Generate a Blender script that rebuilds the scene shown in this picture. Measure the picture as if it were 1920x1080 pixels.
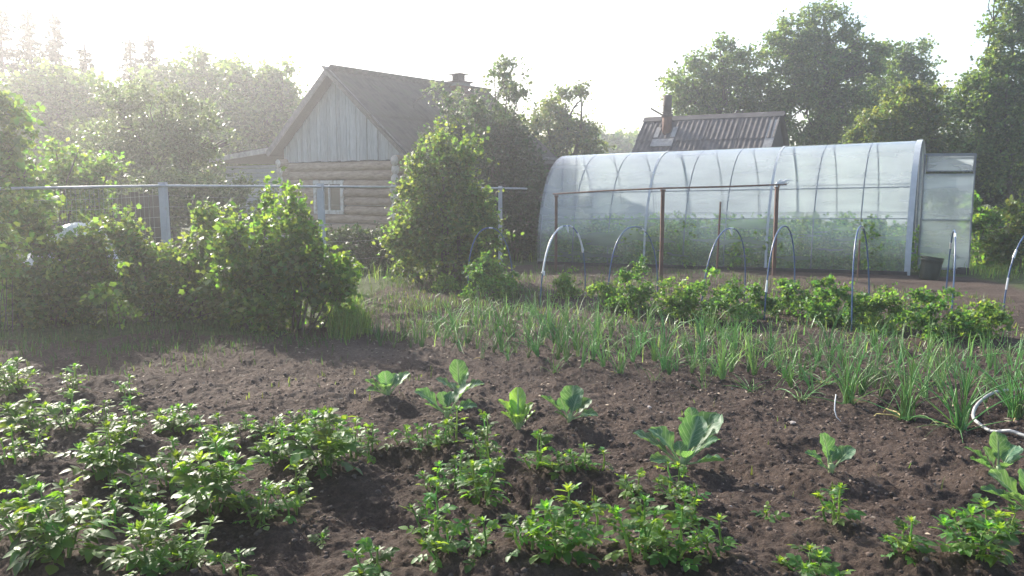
import bpy, math, random
import numpy as np
from mathutils import Vector, Matrix, Quaternion

# ------------------------------------------------------------------ camera, light, exposure
S = bpy.context.scene
for o in list(bpy.data.objects): bpy.data.objects.remove(o)
COL = S.collection
F = 1550.0; PITCH = math.atan(190 / F); CAMH = 1.5
cam = bpy.data.cameras.new('camera'); cam_o = bpy.data.objects.new('camera', cam); COL.objects.link(cam_o)
cam_o.location = (0, 0, CAMH); cam_o.rotation_euler = (math.pi / 2 - PITCH, 0, 0)
cam.sensor_width = 36; cam.lens = 36 * F / 1920; cam.clip_start = 0.05; cam.clip_end = 2000
S.camera = cam_o
SUN_AZ = math.radians(-39); SUN_EL = math.radians(29)
w = bpy.data.worlds.new('World'); S.world = w; w.use_nodes = True
nt = w.node_tree; nt.nodes.clear()
sky = nt.nodes.new('ShaderNodeTexSky'); sky.sky_type = 'NISHITA'; sky.sun_disc = False
sky.sun_elevation = SUN_EL; sky.sun_rotation = SUN_AZ
sky.air_density = 1.0; sky.dust_density = 2.2; sky.ozone_density = 1.0
bg = nt.nodes.new('ShaderNodeBackground'); bg.inputs[1].default_value = 0.15
ow = nt.nodes.new('ShaderNodeOutputWorld')
nt.links.new(sky.outputs[0], bg.inputs[0]); nt.links.new(bg.outputs[0], ow.inputs[0])
sl = bpy.data.lights.new('sun', 'SUN'); sl.energy = 5.0; sl.angle = math.radians(0.6); sl.color = (1, 0.93, 0.82)
so = bpy.data.objects.new('sun', sl); COL.objects.link(so)
sd = Vector((math.sin(SUN_AZ) * math.cos(SUN_EL), math.cos(SUN_AZ) * math.cos(SUN_EL), math.sin(SUN_EL)))
so.rotation_euler = sd.to_track_quat('Z', 'Y').to_euler()
S.view_settings.view_transform = 'Standard'; S.view_settings.look = 'None'
S.view_settings.gamma = 1; S.view_settings.exposure = 1.18; S.view_settings.use_curve_mapping = False
S.render.engine = 'CYCLES'
S.cycles.use_denoising = True; S.cycles.use_adaptive_sampling = False; S.cycles.sample_clamp_indirect = 3.0; S.cycles.max_bounces = 8; S.cycles.transparent_max_bounces = 12; S.cycles.volume_bounces = 1

R = random.Random(7); NR = np.random.RandomState(11)

# ------------------------------------------------------------------ helpers
def ray(px, py):
    x = (px - 960) / F; y = (540 - py) / F
    c, s = math.cos(PITCH), math.sin(PITCH)
    return np.array([x, c + y * s, -s + y * c])
def atd(px, py, D):
    """world point seen at photo pixel px,py at distance D along +Y"""
    r = ray(px, py); return np.array([r[0] / r[1] * D, D, CAMH + r[2] / r[1] * D])
def macro(x, y):
    return -0.04 * np.clip(np.asarray(y, float) - 14, 0, 12)
def gp(px, py, z0=0.0):
    """ground point under a photo pixel"""
    r = ray(px, py); t = (CAMH - z0) / -r[2]; p = r * t
    for _ in range(8):
        z = float(macro(p[0], p[1])) + z0
        t = (CAMH - z) / -r[2]; p = r * t
    return np.array([p[0], p[1], float(macro(p[0], p[1])) + z0])

def setmesh(name, V, Fc, mats=(), smooth=False, var=None, midx=None, uv=None):
    """V (n,3); Fc list of tuples or int array (m,k)"""
    me = bpy.data.meshes.new(name)
    V = np.asarray(V, dtype=np.float32)
    if isinstance(Fc, np.ndarray):
        m, k = Fc.shape
        me.vertices.add(len(V)); me.vertices.foreach_set('co', V.ravel())
        me.loops.add(m * k); me.loops.foreach_set('vertex_index', Fc.astype(np.int32).ravel())
        me.polygons.add(m)
        me.polygons.foreach_set('loop_start', np.arange(0, m * k, k, dtype=np.int32))
        me.update(calc_edges=True)
    else:
        me.from_pydata(V.tolist(), [], [tuple(f) for f in Fc]); me.update()
    if smooth: me.polygons.foreach_set('use_smooth', np.ones(len(me.polygons), dtype=bool))
    if var is not None:
        a = me.attributes.new('var', 'FLOAT', 'FACE'); a.data.foreach_set('value', np.asarray(var, dtype=np.float32))
    for m_ in mats: me.materials.append(m_)
    if midx is not None: me.polygons.foreach_set('material_index', np.asarray(midx, dtype=np.int32))
    if uv is not None:
        l = me.uv_layers.new(name='UVMap'); vi = np.zeros(len(me.loops), dtype=np.int32)
        me.loops.foreach_get('vertex_index', vi); l.data.foreach_set('uv', np.asarray(uv, dtype=np.float32)[vi].ravel())
    me.update()
    return me

class MB:
    def __init__(s): s.V = []; s.F = []; s.n = 0; s.M = []
    def add(s, V, Fc, mi=0):
        V = np.asarray(V, float).reshape(-1, 3)
        s.V.append(V); s.F += [tuple(i + s.n for i in f) for f in Fc]; s.M += [mi] * len(Fc); s.n += len(V)
        return s
    def box(s, c, size, rot=None, mi=0, taper=0.0):
        h = np.array(size) / 2.0
        P = np.array([[x, y, z] for z in (-1, 1) for y in (-1, 1) for x in (-1, 1)], float) * h
        if taper: P[4:, :2] *= 1 - taper
        if rot is not None: P = P @ np.array(rot.to_3x3() if hasattr(rot, 'to_3x3') else rot).T
        return s.add(P + np.array(c), [(0, 2, 3, 1), (4, 5, 7, 6), (0, 1, 5, 4), (2, 6, 7, 3), (0, 4, 6, 2), (1, 3, 7, 5)], mi)
    def bar(s, a, b, wd, th=None, up=(0, 0, 1), mi=0):
        a = Vector(a); b = Vector(b); d = b - a; L = d.length; d.normalize(); u = Vector(up)
        if abs(d.dot(u)) > .98: u = Vector((0, 1, 0))
        sx = d.cross(u).normalized(); uu = sx.cross(d)
        M = np.array([sx, d, uu]).T
        return s.box((a + b) / 2, (wd, L, th or wd), M, mi)
    def tube(s, P, r, n=8, cap=True, mi=0, capmi=None, squash=None):
        P = [Vector(p) for p in P]; m = len(P)
        r = [r] * m if not hasattr(r, '__len__') else r
        V = []; T0 = (P[1] - P[0]).normalized()
        ref = Vector((0, 0, 1)) if abs(T0.z) < .9 else Vector((1, 0, 0))
        nrm = (ref - T0 * ref.dot(T0)).normalized()
        for i in range(m):
            T = (P[min(i + 1, m - 1)] - P[max(i - 1, 0)]).normalized()
            nrm = (nrm - T * nrm.dot(T)).normalized(); b = T.cross(nrm)
            for k in range(n):
                a = 2 * math.pi * k / n
                V.append(P[i] + (nrm * math.cos(a) + b * math.sin(a)) * r[i])
        Fc = [(i * n + k, i * n + (k + 1) % n, (i + 1) * n + (k + 1) % n, (i + 1) * n + k) for i in range(m - 1) for k in range(n)]
        s.add(V, Fc, mi)
        if cap:
            b0 = s.n - len(V)
            s.F += [tuple(b0 + k for k in range(n - 1, -1, -1)), tuple(b0 + (m - 1) * n + k for k in range(n))]
            s.M += [mi if capmi is None else capmi] * 2
        return s
    def mesh(s, name, mats, smooth=False):
        return setmesh(name, np.concatenate(s.V), s.F, mats, smooth, midx=s.M)

def ob(name, me, parent=None, loc=None, label=None, cat=None, group=None, kind=None):
    o = bpy.data.objects.new(name, me); COL.objects.link(o)
    if loc is not None: o.location = [float(v) for v in loc]
    if parent is not None: o.parent = parent
    if label: o['label'] = label
    if cat: o['category'] = cat
    if group: o['group'] = group
    if kind: o['kind'] = kind
    return o
def empty(name, loc, label, cat, group=None, rz=0):
    o = ob(name, None, None, loc, label, cat, group); o.rotation_euler = (0, 0, rz); o.empty_display_size = .1
    return o

# ------------------------------------------------------------------ value noise (for the height field)
def vnoise(x, y, seed):
    rs = np.random.RandomState(seed); G = rs.rand(256, 256)
    xi = np.floor(x).astype(int); yi = np.floor(y).astype(int); fx = x - xi; fy = y - yi
    fx = fx * fx * (3 - 2 * fx); fy = fy * fy * (3 - 2 * fy)
    a = G[xi & 255, yi & 255]; b = G[(xi + 1) & 255, yi & 255]; c = G[xi & 255, (yi + 1) & 255]; d = G[(xi + 1) & 255, (yi + 1) & 255]
    return (a * (1 - fx) + b * fx) * (1 - fy) + (c * (1 - fx) + d * fx) * fy - .5

# ------------------------------------------------------------------ materials
def newmat(name):
    m = bpy.data.materials.new(name); m.use_nodes = True; t = m.node_tree; t.nodes.clear()
    out = t.nodes.new('ShaderNodeOutputMaterial'); return m, t, out
def N(t, k, **kw):
    n = t.nodes.new(k)
    for a, b in kw.items(): setattr(n, a, b)
    return n
def ramp(t, fac, stops):
    r = N(t, 'ShaderNodeValToRGB'); e = r.color_ramp.elements
    while len(e) < len(stops): e.new(.5)
    for i, (p, c) in enumerate(stops): e[i].position = p; e[i].color = (*c, 1)
    t.links.new(fac, r.inputs[0]); return r.outputs[0]
def pmat(name, stops, scale=8, rough=.8, bump=.2, detail=6, stretch=(1, 1, 1), metal=0, dist=.01, objrand=.0, spec=.5):
    m, t, out = newmat(name)
    tc = N(t, 'ShaderNodeTexCoord'); mp = N(t, 'ShaderNodeMapping'); mp.inputs['Scale'].default_value = stretch
    t.links.new(tc.outputs['Object'], mp.inputs[0])
    n = N(t, 'ShaderNodeTexNoise'); n.inputs['Scale'].default_value = scale; n.inputs['Detail'].default_value = detail; n.inputs['Roughness'].default_value = .65
    t.links.new(mp.outputs[0], n.inputs[0])
    c = ramp(t, n.outputs[0], stops)
    if objrand:
        oi = N(t, 'ShaderNodeObjectInfo'); mr = N(t, 'ShaderNodeMapRange'); mr.inputs[3].default_value = 1 - objrand; mr.inputs[4].default_value = 1 + objrand
        t.links.new(oi.outputs['Random'], mr.inputs[0]); hs = N(t, 'ShaderNodeHueSaturation'); t.links.new(mr.outputs[0], hs.inputs['Value']); t.links.new(c, hs.inputs['Color']); c = hs.outputs[0]
    b = N(t, 'ShaderNodeBsdfPrincipled'); b.inputs['Roughness'].default_value = rough; b.inputs['Metallic'].default_value = metal
    b.inputs['Specular IOR Level'].default_value = spec
    t.links.new(c, b.inputs['Base Color'])
    bp = N(t, 'ShaderNodeBump'); bp.inputs['Strength'].default_value = bump; bp.inputs['Distance'].default_value = dist
    t.links.new(n.outputs[0], bp.inputs['Height']); t.links.new(bp.outputs[0], b.inputs['Normal'])
    t.links.new(b.outputs[0], out.inputs[0]); return m
def leafmat(name, col, tcol, trans=.42, rough=.42, spec=.45, vr=.45, hue=.03, vein=False):
    m, t, out = newmat(name)
    at = N(t, 'ShaderNodeAttribute'); at.attribute_name = 'var'; oi = N(t, 'ShaderNodeObjectInfo')
    ad = N(t, 'ShaderNodeMath', operation='ADD'); t.links.new(at.outputs['Fac'], ad.inputs[0]); t.links.new(oi.outputs['Random'], ad.inputs[1])
    fr = N(t, 'ShaderNodeMath', operation='FRACT'); t.links.new(ad.outputs[0], fr.inputs[0])
    mv = N(t, 'ShaderNodeMapRange'); mv.inputs[3].default_value = 1 - vr; mv.inputs[4].default_value = 1 + vr; t.links.new(fr.outputs[0], mv.inputs[0])
    m7 = N(t, 'ShaderNodeMath', operation='MULTIPLY'); m7.inputs[1].default_value = 7.31; t.links.new(fr.outputs[0], m7.inputs[0])
    f2 = N(t, 'ShaderNodeMath', operation='FRACT'); t.links.new(m7.outputs[0], f2.inputs[0])
    mh = N(t, 'ShaderNodeMapRange'); mh.inputs[3].default_value = .5 - hue; mh.inputs[4].default_value = .5 + hue; t.links.new(f2.outputs[0], mh.inputs[0])
    def hsv(c):
        h = N(t, 'ShaderNodeHueSaturation')
        if hasattr(c, 'default_value'): t.links.new(c, h.inputs['Color'])
        else: h.inputs['Color'].default_value = (*c, 1)
        t.links.new(mv.outputs[0], h.inputs['Value']); t.links.new(mh.outputs[0], h.inputs['Hue']); return h.outputs[0]
    c1, c2 = col, tcol
    if vein:
        uv = N(t, 'ShaderNodeUVMap'); sp = N(t, 'ShaderNodeSeparateXYZ'); t.links.new(uv.outputs[0], sp.inputs[0])
        ab = N(t, 'ShaderNodeMath', operation='ABSOLUTE'); t.links.new(sp.outputs[0], ab.inputs[0])
        k = N(t, 'ShaderNodeMath', operation='MULTIPLY'); k.inputs[1].default_value = .55; t.links.new(ab.outputs[0], k.inputs[0])
        sb = N(t, 'ShaderNodeMath', operation='SUBTRACT'); t.links.new(sp.outputs[1], sb.inputs[0]); t.links.new(k.outputs[0], sb.inputs[1])
        nz = N(t, 'ShaderNodeTexNoise'); nz.inputs['Scale'].default_value = 5; t.links.new(uv.outputs[0], nz.inputs[0])
        na = N(t, 'ShaderNodeMath', operation='MULTIPLY_ADD'); na.inputs[1].default_value = .09; t.links.new(nz.outputs[0], na.inputs[0]); t.links.new(sb.outputs[0], na.inputs[2])
        ml = N(t, 'ShaderNodeMath', operation='MULTIPLY'); ml.inputs[1].default_value = 9.0; t.links.new(na.outputs[0], ml.inputs[0])
        fr3 = N(t, 'ShaderNodeMath', operation='FRACT'); t.links.new(ml.outputs[0], fr3.inputs[0])
        pp = N(t, 'ShaderNodeMath', operation='PINGPONG'); pp.inputs[1].default_value = .5; t.links.new(fr3.outputs[0], pp.inputs[0])
        v1 = N(t, 'ShaderNodeMapRange'); v1.inputs[1].default_value = .03; v1.inputs[2].default_value = .10; v1.inputs[3].default_value = 1; v1.inputs[4].default_value = 0
        t.links.new(pp.outputs[0], v1.inputs[0])
        v2 = N(t, 'ShaderNodeMapRange'); v2.inputs[1].default_value = .03; v2.inputs[2].default_value = .08; v2.inputs[3].default_value = 1; v2.inputs[4].default_value = 0
        t.links.new(ab.outputs[0], v2.inputs[0])
        mx = N(t, 'ShaderNodeMath', operation='MAXIMUM'); t.links.new(v1.outputs[0], mx.inputs[0]); t.links.new(v2.outputs[0], mx.inputs[1])
        def mixc(c, d):
            n = N(t, 'ShaderNodeMix', data_type='RGBA'); n.inputs[6].default_value = (*c, 1); n.inputs[7].default_value = (*d, 1)
            t.links.new(mx.outputs[0], n.inputs[0]); return n.outputs[2]
        c1 = mixc(col, (.20, .32, .20)); c2 = mixc(tcol, (.36, .52, .16))
    b = N(t, 'ShaderNodeBsdfPrincipled'); b.inputs['Roughness'].default_value = rough; b.inputs['Specular IOR Level'].default_value = spec
    t.links.new(hsv(c1), b.inputs['Base Color'])
    tr = N(t, 'ShaderNodeBsdfTranslucent'); t.links.new(hsv(c2), tr.inputs[0])
    mx_ = N(t, 'ShaderNodeMixShader'); mx_.inputs[0].default_value = trans
    t.links.new(b.outputs[0], mx_.inputs[1]); t.links.new(tr.outputs[0], mx_.inputs[2]); t.links.new(mx_.outputs[0], out.inputs[0]); return m

M_potato = leafmat('potato_leaf', (.065, .15, .035), (.27, .47, .03), .48, .48, .4, .45, .03)
M_pstem = leafmat('potato_stem', (.16, .27, .06), (.3, .5, .06), .3, .5)
M_cab = leafmat('cabbage_leaf', (.06, .15, .085), (.19, .38, .07), .42, .48, .3, .18, .01, vein=True)
M_cab2 = leafmat('pale_cabbage_leaf', (.13, .26, .06), (.36, .6, .06), .45, .45, .4, .18, .01, vein=True)
M_cabstem = leafmat('cabbage_stalk', (.35, .45, .22), (.5, .65, .2), .3, .5, .4, .1, .01)
M_onion = leafmat('onion_leaf', (.13, .27, .09), (.36, .58, .12), .3, .38, .5, .4, .03)
M_oniondry = leafmat('dry_onion_leaf', (.42, .34, .16), (.5, .4, .15), .3, .7, .3, .3, .02)
M_tom = leafmat('tomato_leaf', (.06, .14, .04), (.22, .42, .05), .42, .5, .35, .45)
M_curr = leafmat('currant_leaf', (.045, .10, .028), (.26, .44, .04), .5, .45, .45, .45, .035)
M_rasp = leafmat('raspberry_leaf', (.055, .10, .032), (.26, .39, .05), .5, .5, .4, .5, .04)
M_tree = leafmat('apple_tree_leaf', (.072, .12, .035), (.27, .40, .055), .38, .45, .4, .5, .03)
M_treey = leafmat('yellow_green_leaf', (.085, .12, .03), (.26, .34, .05), .42, .45, .4, .45, .04)
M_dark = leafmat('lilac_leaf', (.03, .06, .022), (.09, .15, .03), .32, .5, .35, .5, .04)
M_willow = leafmat('willow_leaf', (.08, .12, .05), (.22, .30, .08), .4, .38, .6, .5, .03)
M_toml = leafmat('light_tomato_leaf', (.09, .17, .04), (.30, .48, .06), .45, .5, .35, .4)
M_ghleaf = leafmat('indoor_tomato_leaf', (.10, .20, .04), (.34, .52, .07), .5, .6, .3, .5, .03)
M_needle = leafmat('spruce_needles', (.025, .045, .025), (.04, .07, .02), .15, .6, .3, .4, .03)
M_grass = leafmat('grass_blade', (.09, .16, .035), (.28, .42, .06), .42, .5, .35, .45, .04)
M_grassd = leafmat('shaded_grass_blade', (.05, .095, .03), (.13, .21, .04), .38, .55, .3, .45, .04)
M_bark = pmat('bark', [(.3, (.05, .04, .032)), (.7, (.14, .115, .09))], 12, .9, .6, stretch=(1, 1, .3))
M_log = pmat('weathered_log', [(.3, (.16, .115, .085)), (.5, (.30, .22, .16)), (.75, (.42, .33, .25))], 5, .85, .5, stretch=(1, 6, 6), objrand=.15)
M_logend = pmat('log_end_grain', [(.3, (.34, .31, .28)), (.7, (.56, .53, .49))], 14, .9, .4)
M_board = pmat('grey_blue_board', [(.25, (.19, .20, .20)), (.5, (.31, .33, .34)), (.8, (.43, .45, .45))], 7, .85, .4, stretch=(6, 6, .6), objrand=.16)
M_hboard = pmat('grey_blue_siding', [(.25, (.19, .22, .24)), (.5, (.30, .34, .37)), (.8, (.40, .44, .47))], 7, .85, .4, stretch=(.6, 6, 6), objrand=.12)
M_darkwood = pmat('dark_board', [(.3, (.03, .026, .024)), (.7, (.075, .062, .055))], 8, .9, .4, stretch=(4, 4, 1), objrand=.2)
M_greywood = pmat('grey_wood', [(.3, (.20, .19, .18)), (.7, (.40, .38, .36))], 9, .9, .4, stretch=(1, 1, 1))
M_barge = pmat('dim_grey_wood', [(.3, (.11, .10, .095)), (.7, (.22, .205, .19))], 9, .9, .4)
M_slate = pmat('old_corrugated_slate', [(.3, (.07, .06, .057)), (.5, (.115, .10, .094)), (.75, (.17, .15, .14))], 3.2, .9, .4, detail=10, objrand=.15)
M_slatemoss = pmat('mossy_corrugated_slate', [(.3, (.05, .04, .034)), (.5, (.10, .08, .065)), (.68, (.085, .09, .05))], 2.4, .95, .5, detail=10, objrand=.12)
M_white = pmat('peeling_white_paint', [(.35, (.32, .28, .22)), (.5, (.48, .48, .46)), (.8, (.66, .66, .64))], 10, .6, .3)
M_glass, t, out = newmat('window_glass')
b = N(t, 'ShaderNodeBsdfPrincipled'); b.inputs['Base Color'].default_value = (.03, .04, .035, 1); b.inputs['Roughness'].default_value = .08; t.links.new(b.outputs[0], out.inputs[0])
M_brick = pmat('soot_brick', [(.3, (.10, .05, .04)), (.7, (.22, .12, .09))], 9, .9, .4, objrand=.25)
M_mortar = pmat('mortar', [(.3, (.14, .13, .12)), (.7, (.22, .21, .2))], 20, .95, .3)
M_metal = pmat('galvanised_steel', [(.3, (.30, .31, .32)), (.7, (.46, .47, .48))], 9, .45, .1, metal=.6)
M_frame = pmat('greenhouse_frame_steel', [(.3, (.14, .15, .16)), (.7, (.22, .23, .24))], 9, .5, .1, metal=.3)
M_postp = pmat('pale_painted_post', [(.3, (.30, .31, .33)), (.6, (.40, .41, .44)), (.8, (.30, .25, .2))], 7, .6, .2)
M_rust = pmat('rusty_steel', [(.3, (.055, .028, .02)), (.55, (.12, .06, .04)), (.8, (.20, .10, .06))], 14, .8, .4, stretch=(1, 1, .4))
M_pipe = pmat('rusty_chimney_pipe', [(.3, (.10, .045, .03)), (.55, (.16, .075, .05)), (.8, (.21, .12, .085))], 6, .85, .3, stretch=(1, 1, .5))
M_soot = pmat('sooty_pipe', [(.3, (.05, .035, .03)), (.7, (.12, .085, .07))], 9, .85, .3)
M_hoop = pmat('blue_plastic_pipe', [(.3, (.035, .075, .17)), (.7, (.09, .15, .26))], 10, .32, .05)
M_film = pmat('torn_white_film', [(.3, (.55, .56, .56)), (.7, (.78, .79, .8))], 14, .5, .3)
M_barrel = pmat('dark_green_plastic', [(.3, (.008, .014, .010)), (.7, (.018, .030, .022))], 8, .38, .1)
M_hose = pmat('pale_hose', [(.3, (.26, .26, .25)), (.7, (.46, .46, .44))], 12, .5, .2)
M_clod = pmat('soil_clod', [(.3, (.052, .037, .030)), (.5, (.095, .069, .055)), (.75, (.16, .12, .10))], 22, .95, .9, dist=.006, objrand=.0)
M_straw = pmat('dry_straw', [(.3, (.20, .155, .11)), (.7, (.38, .31, .23))], 20, .9, .1)
M_stone = pmat('pale_stone', [(.3, (.24, .20, .18)), (.7, (.42, .38, .35))], 9, .9, .4)

# polycarbonate: soft see-through sheet
def polymat(name, clear, milky, rough):
    m, t, out = newmat(name)
    rf = N(t, 'ShaderNodeBsdfRefraction'); rf.inputs['IOR'].default_value = 1.06; rf.inputs['Roughness'].default_value = rough; rf.inputs[0].default_value = (.93, .97, .95, 1)
    tp = N(t, 'ShaderNodeBsdfTransparent'); tp.inputs[0].default_value = (.95, .97, .98, 1)
    m1 = N(t, 'ShaderNodeMixShader'); m1.inputs[0].default_value = clear; t.links.new(rf.outputs[0], m1.inputs[1]); t.links.new(tp.outputs[0], m1.inputs[2])
    tc = N(t, 'ShaderNodeTexCoord'); mp = N(t, 'ShaderNodeMapping'); mp.inputs['Scale'].default_value = (.7, 1.2, 5); t.links.new(tc.outputs['Object'], mp.inputs[0])
    nz = N(t, 'ShaderNodeTexNoise'); nz.inputs['Scale'].default_value = 1.1; nz.inputs['Detail'].default_value = 5; t.links.new(mp.outputs[0], nz.inputs[0])
    mr = N(t, 'ShaderNodeMapRange'); mr.inputs[1].default_value = .3; mr.inputs[2].default_value = .7; mr.inputs[3].default_value = milky - .08; mr.inputs[4].default_value = milky + .10; t.links.new(nz.outputs[0], mr.inputs[0])
    fa = N(t, 'ShaderNodeAttribute'); fa.attribute_name = 'back_brighten'; ma = N(t, 'ShaderNodeMath', operation='ADD'); t.links.new(mr.outputs[0], ma.inputs[0]); t.links.new(fa.outputs['Fac'], ma.inputs[1]); mr = ma  # extra milkiness added to make the back half look brighter
    tl = N(t, 'ShaderNodeBsdfTranslucent'); tl.inputs[0].default_value = (.76, .83, .88, 1)
    df = N(t, 'ShaderNodeBsdfDiffuse'); df.inputs[0].default_value = (.72, .78, .82, 1)
    m2 = N(t, 'ShaderNodeMixShader'); m2.inputs[0].default_value = .22; t.links.new(tl.outputs[0], m2.inputs[1]); t.links.new(df.outputs[0], m2.inputs[2])
    m3 = N(t, 'ShaderNodeMixShader'); t.links.new(mr.outputs[0], m3.inputs[0]); t.links.new(m1.outputs[0], m3.inputs[1]); t.links.new(m2.outputs[0], m3.inputs[2])
    gl = N(t, 'ShaderNodeBsdfGlossy'); gl.inputs['Roughness'].default_value = .16; gl.inputs[0].default_value = (.95, .97, 1, 1)
    fr = N(t, 'ShaderNodeFresnel'); ge = N(t, 'ShaderNodeNewGeometry'); mi_ = N(t, 'ShaderNodeMapRange'); mi_.inputs[3].default_value = 1.8; mi_.inputs[4].default_value = 1 / 1.8; t.links.new(ge.outputs['Backfacing'], mi_.inputs[0]); t.links.new(mi_.outputs[0], fr.inputs[0])
    m4 = N(t, 'ShaderNodeMixShader'); t.links.new(fr.outputs[0], m4.inputs[0]); t.links.new(m3.outputs[0], m4.inputs[1]); t.links.new(gl.outputs[0], m4.inputs[2])
    t.links.new(m4.outputs[0], out.inputs[0]); return m
M_poly = polymat('polycarbonate_sheet', .30, .27, .26)
M_seam = pmat('seam_profile', [(.3, (.36, .39, .41)), (.7, (.50, .53, .55))], 9, .4, .05)
M_polydoor = polymat('door_polycarbonate', .6, .30, .25)

# ------------------------------------------------------------------ plant tables (photo pixel of the foot, height px, width px, label)
POT = [
 (28,748,68,85,'bushy potato plant at the far left end of the back row'),
 (138,745,52,55,'small potato plant standing alone behind the back row, second from the left edge'),
 (237,752,42,50,'dim small potato plant at the back of the bed in the bush shade'),
 (58,815,72,100,'wide potato plant just below the leftmost back one'),
 (130,828,78,80,'leafy potato plant with pale stems between two others in the left back row'),
 (190,815,55,60,'low potato plant filling the gap in the left back row'),
 (245,838,84,72,'upright single-stemmed potato plant at the left of the dark trench'),
 (330,798,52,82,'low spreading potato plant on the crest left of the dark trench'),
 (403,850,78,95,'slim potato plant with a tall central tip beside the dark trench'),
 (455,815,34,50,'lowest potato plant right of the dark trench on the back crest'),
 (508,825,34,70,'low wide potato plant in the middle of the back crest'),
 (568,832,56,55,'upright potato plant near the lit soil patch'),
 (690,862,62,62,'short potato plant behind the right shoulder of the big middle clump'),
 (612,915,118,125,'big bushy potato clump left of the picture centre'),
 (660,890,80,70,'potato plant leaning right from the big middle clump'),
 (22,898,78,60,'potato plant touching the left picture edge in the second row'),
 (68,885,58,60,'small open potato plant with two spread leaves at the left'),
 (200,925,112,120,'full potato plant in the left middle of the bed'),
 (320,938,96,90,'potato plant crowding the tallest clump from its left'),
 (262,965,70,95,'low potato plant with broad shiny leaves between rows on the left'),
 (400,985,150,140,'tallest potato clump with thick yellow stems in the left half'),
 (522,905,78,90,'thin potato plant with a tilted crown right of the tallest clump'),
 (488,1005,90,75,'two-stemmed potato plant at the right foot of the tallest clump'),
 (545,985,96,85,'outermost potato plant of the left group beside bare soil'),
 (40,1030,125,110,'large potato plant at the left edge of the front row'),
 (115,1075,150,150,'broadest potato plant in the bottom left corner'),
 (205,1010,60,80,'short potato plant half under the corner ones'),
 (285,1095,120,130,'bright potato plant at the bottom edge left of centre'),
 (350,1100,95,110,'potato plant with big rounded leaves at the bottom edge'),
 (440,1105,58,50,'potato tip just showing above the bottom edge'),
 (592,1035,22,24,'tiny potato sprout alone on bare soil'),
 (755,858,36,36,'very small potato plant on the crest right of the big middle clump'),
 (795,868,50,45,'small potato plant first of the three on the middle crest'),
 (828,872,48,50,'small potato plant second of the three on the middle crest'),
 (848,862,66,50,'taller potato plant third of the three on the middle crest'),
 (905,885,84,62,'bright potato plant below the pale green lettuce'),
 (855,935,85,75,'potato plant with arching stems at the picture centre'),
 (905,972,118,95,'tall potato plant with long bare stems at the picture centre'),
 (812,945,48,60,'low sprawling potato plant left of the centre group'),
 (1005,908,72,75,'compact potato plant right of the centre group'),
 (1048,915,32,45,'little potato plant squeezed between two compact ones'),
 (1085,922,52,60,'potato plant with twisted tips on the right middle crest'),
 (1122,925,46,45,'thin potato plant at the end of the right middle crest'),
 (808,1050,108,85,'slender potato plant standing in the lower middle'),
 (898,1090,78,65,'potato plant at the bottom edge right of the slender one'),
 (828,1085,52,90,'low broad-leaved potato plant at the bottom edge in the middle'),
 (700,1105,60,100,'potato leaves rising from the bottom edge near the middle'),
 (1050,1085,145,135,'large bushy potato clump at the bottom edge right of centre'),
 (985,1090,72,80,'pale low potato plant against the large bottom clump'),
 (1105,1050,95,75,'upright potato plant behind the large bottom clump'),
 (1188,960,48,55,'small dense potato plant left of the one below the biggest cabbage'),
 (1262,962,64,80,'potato plant right below the biggest cabbage'),
 (1290,1015,78,85,'potato plant with a side leaf reaching right below the biggest cabbage'),
 (1195,1090,125,110,'broad-leaved potato plant in the lower right middle'),
 (1262,1095,105,110,'darker potato plant beside the broad-leaved one at the bottom edge'),
 (1335,1100,80,80,'potato plant with rounded leaves at the bottom edge before bare soil'),
 (1560,1015,74,75,'potato plant standing alone below the small right cabbage'),
 (1425,992,16,18,'tiny two-leaved sprout on bare soil at the right'),
 (1520,1098,52,115,'spreading potato leaves at the bottom edge on the right'),
 (1690,1065,70,85,'half-wilted potato plant between the lone one and the corner one'),
 (1825,1085,112,130,'big potato plant in the bottom right corner'),
 (1885,1035,62,80,'potato plant at the right edge behind the corner one'),
]
PP = [gp(a[0], a[1], .06) for a in POT]
CAB = [  # foot px, size m, nleaf, kind, label
 (727,756,.23,8,0,'bluish cabbage at the left end of the cabbage row'),
 (862,748,.235,6,0,'cabbage with one tall upright leaf, furthest back of the cabbages'),
 (838,792,.235,7,0,'cabbage with a big leaf leaning left and a white shining leaf on its right'),
 (972,815,.22,9,1,'yellow-green lettuce-like plant standing upright between cabbages'),
 (1068,796,.235,7,0,'cabbage right of the yellow-green upright plant'),
 (1300,812,.15,5,0,'small young cabbage just behind the biggest cabbage'),
 (1280,879,.31,9,0,'biggest cabbage with wide veined leaves'),
 (1558,886,.185,5,0,'small cabbage with four round leaves on open soil'),
 (1872,897,.215,7,0,'cabbage near the right edge below the pale hose'),
 (1935,975,.26,7,0,'cabbage cut by the right edge of the picture'),
]
CP = [gp(a[0], a[1], .02) for a in CAB]

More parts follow.
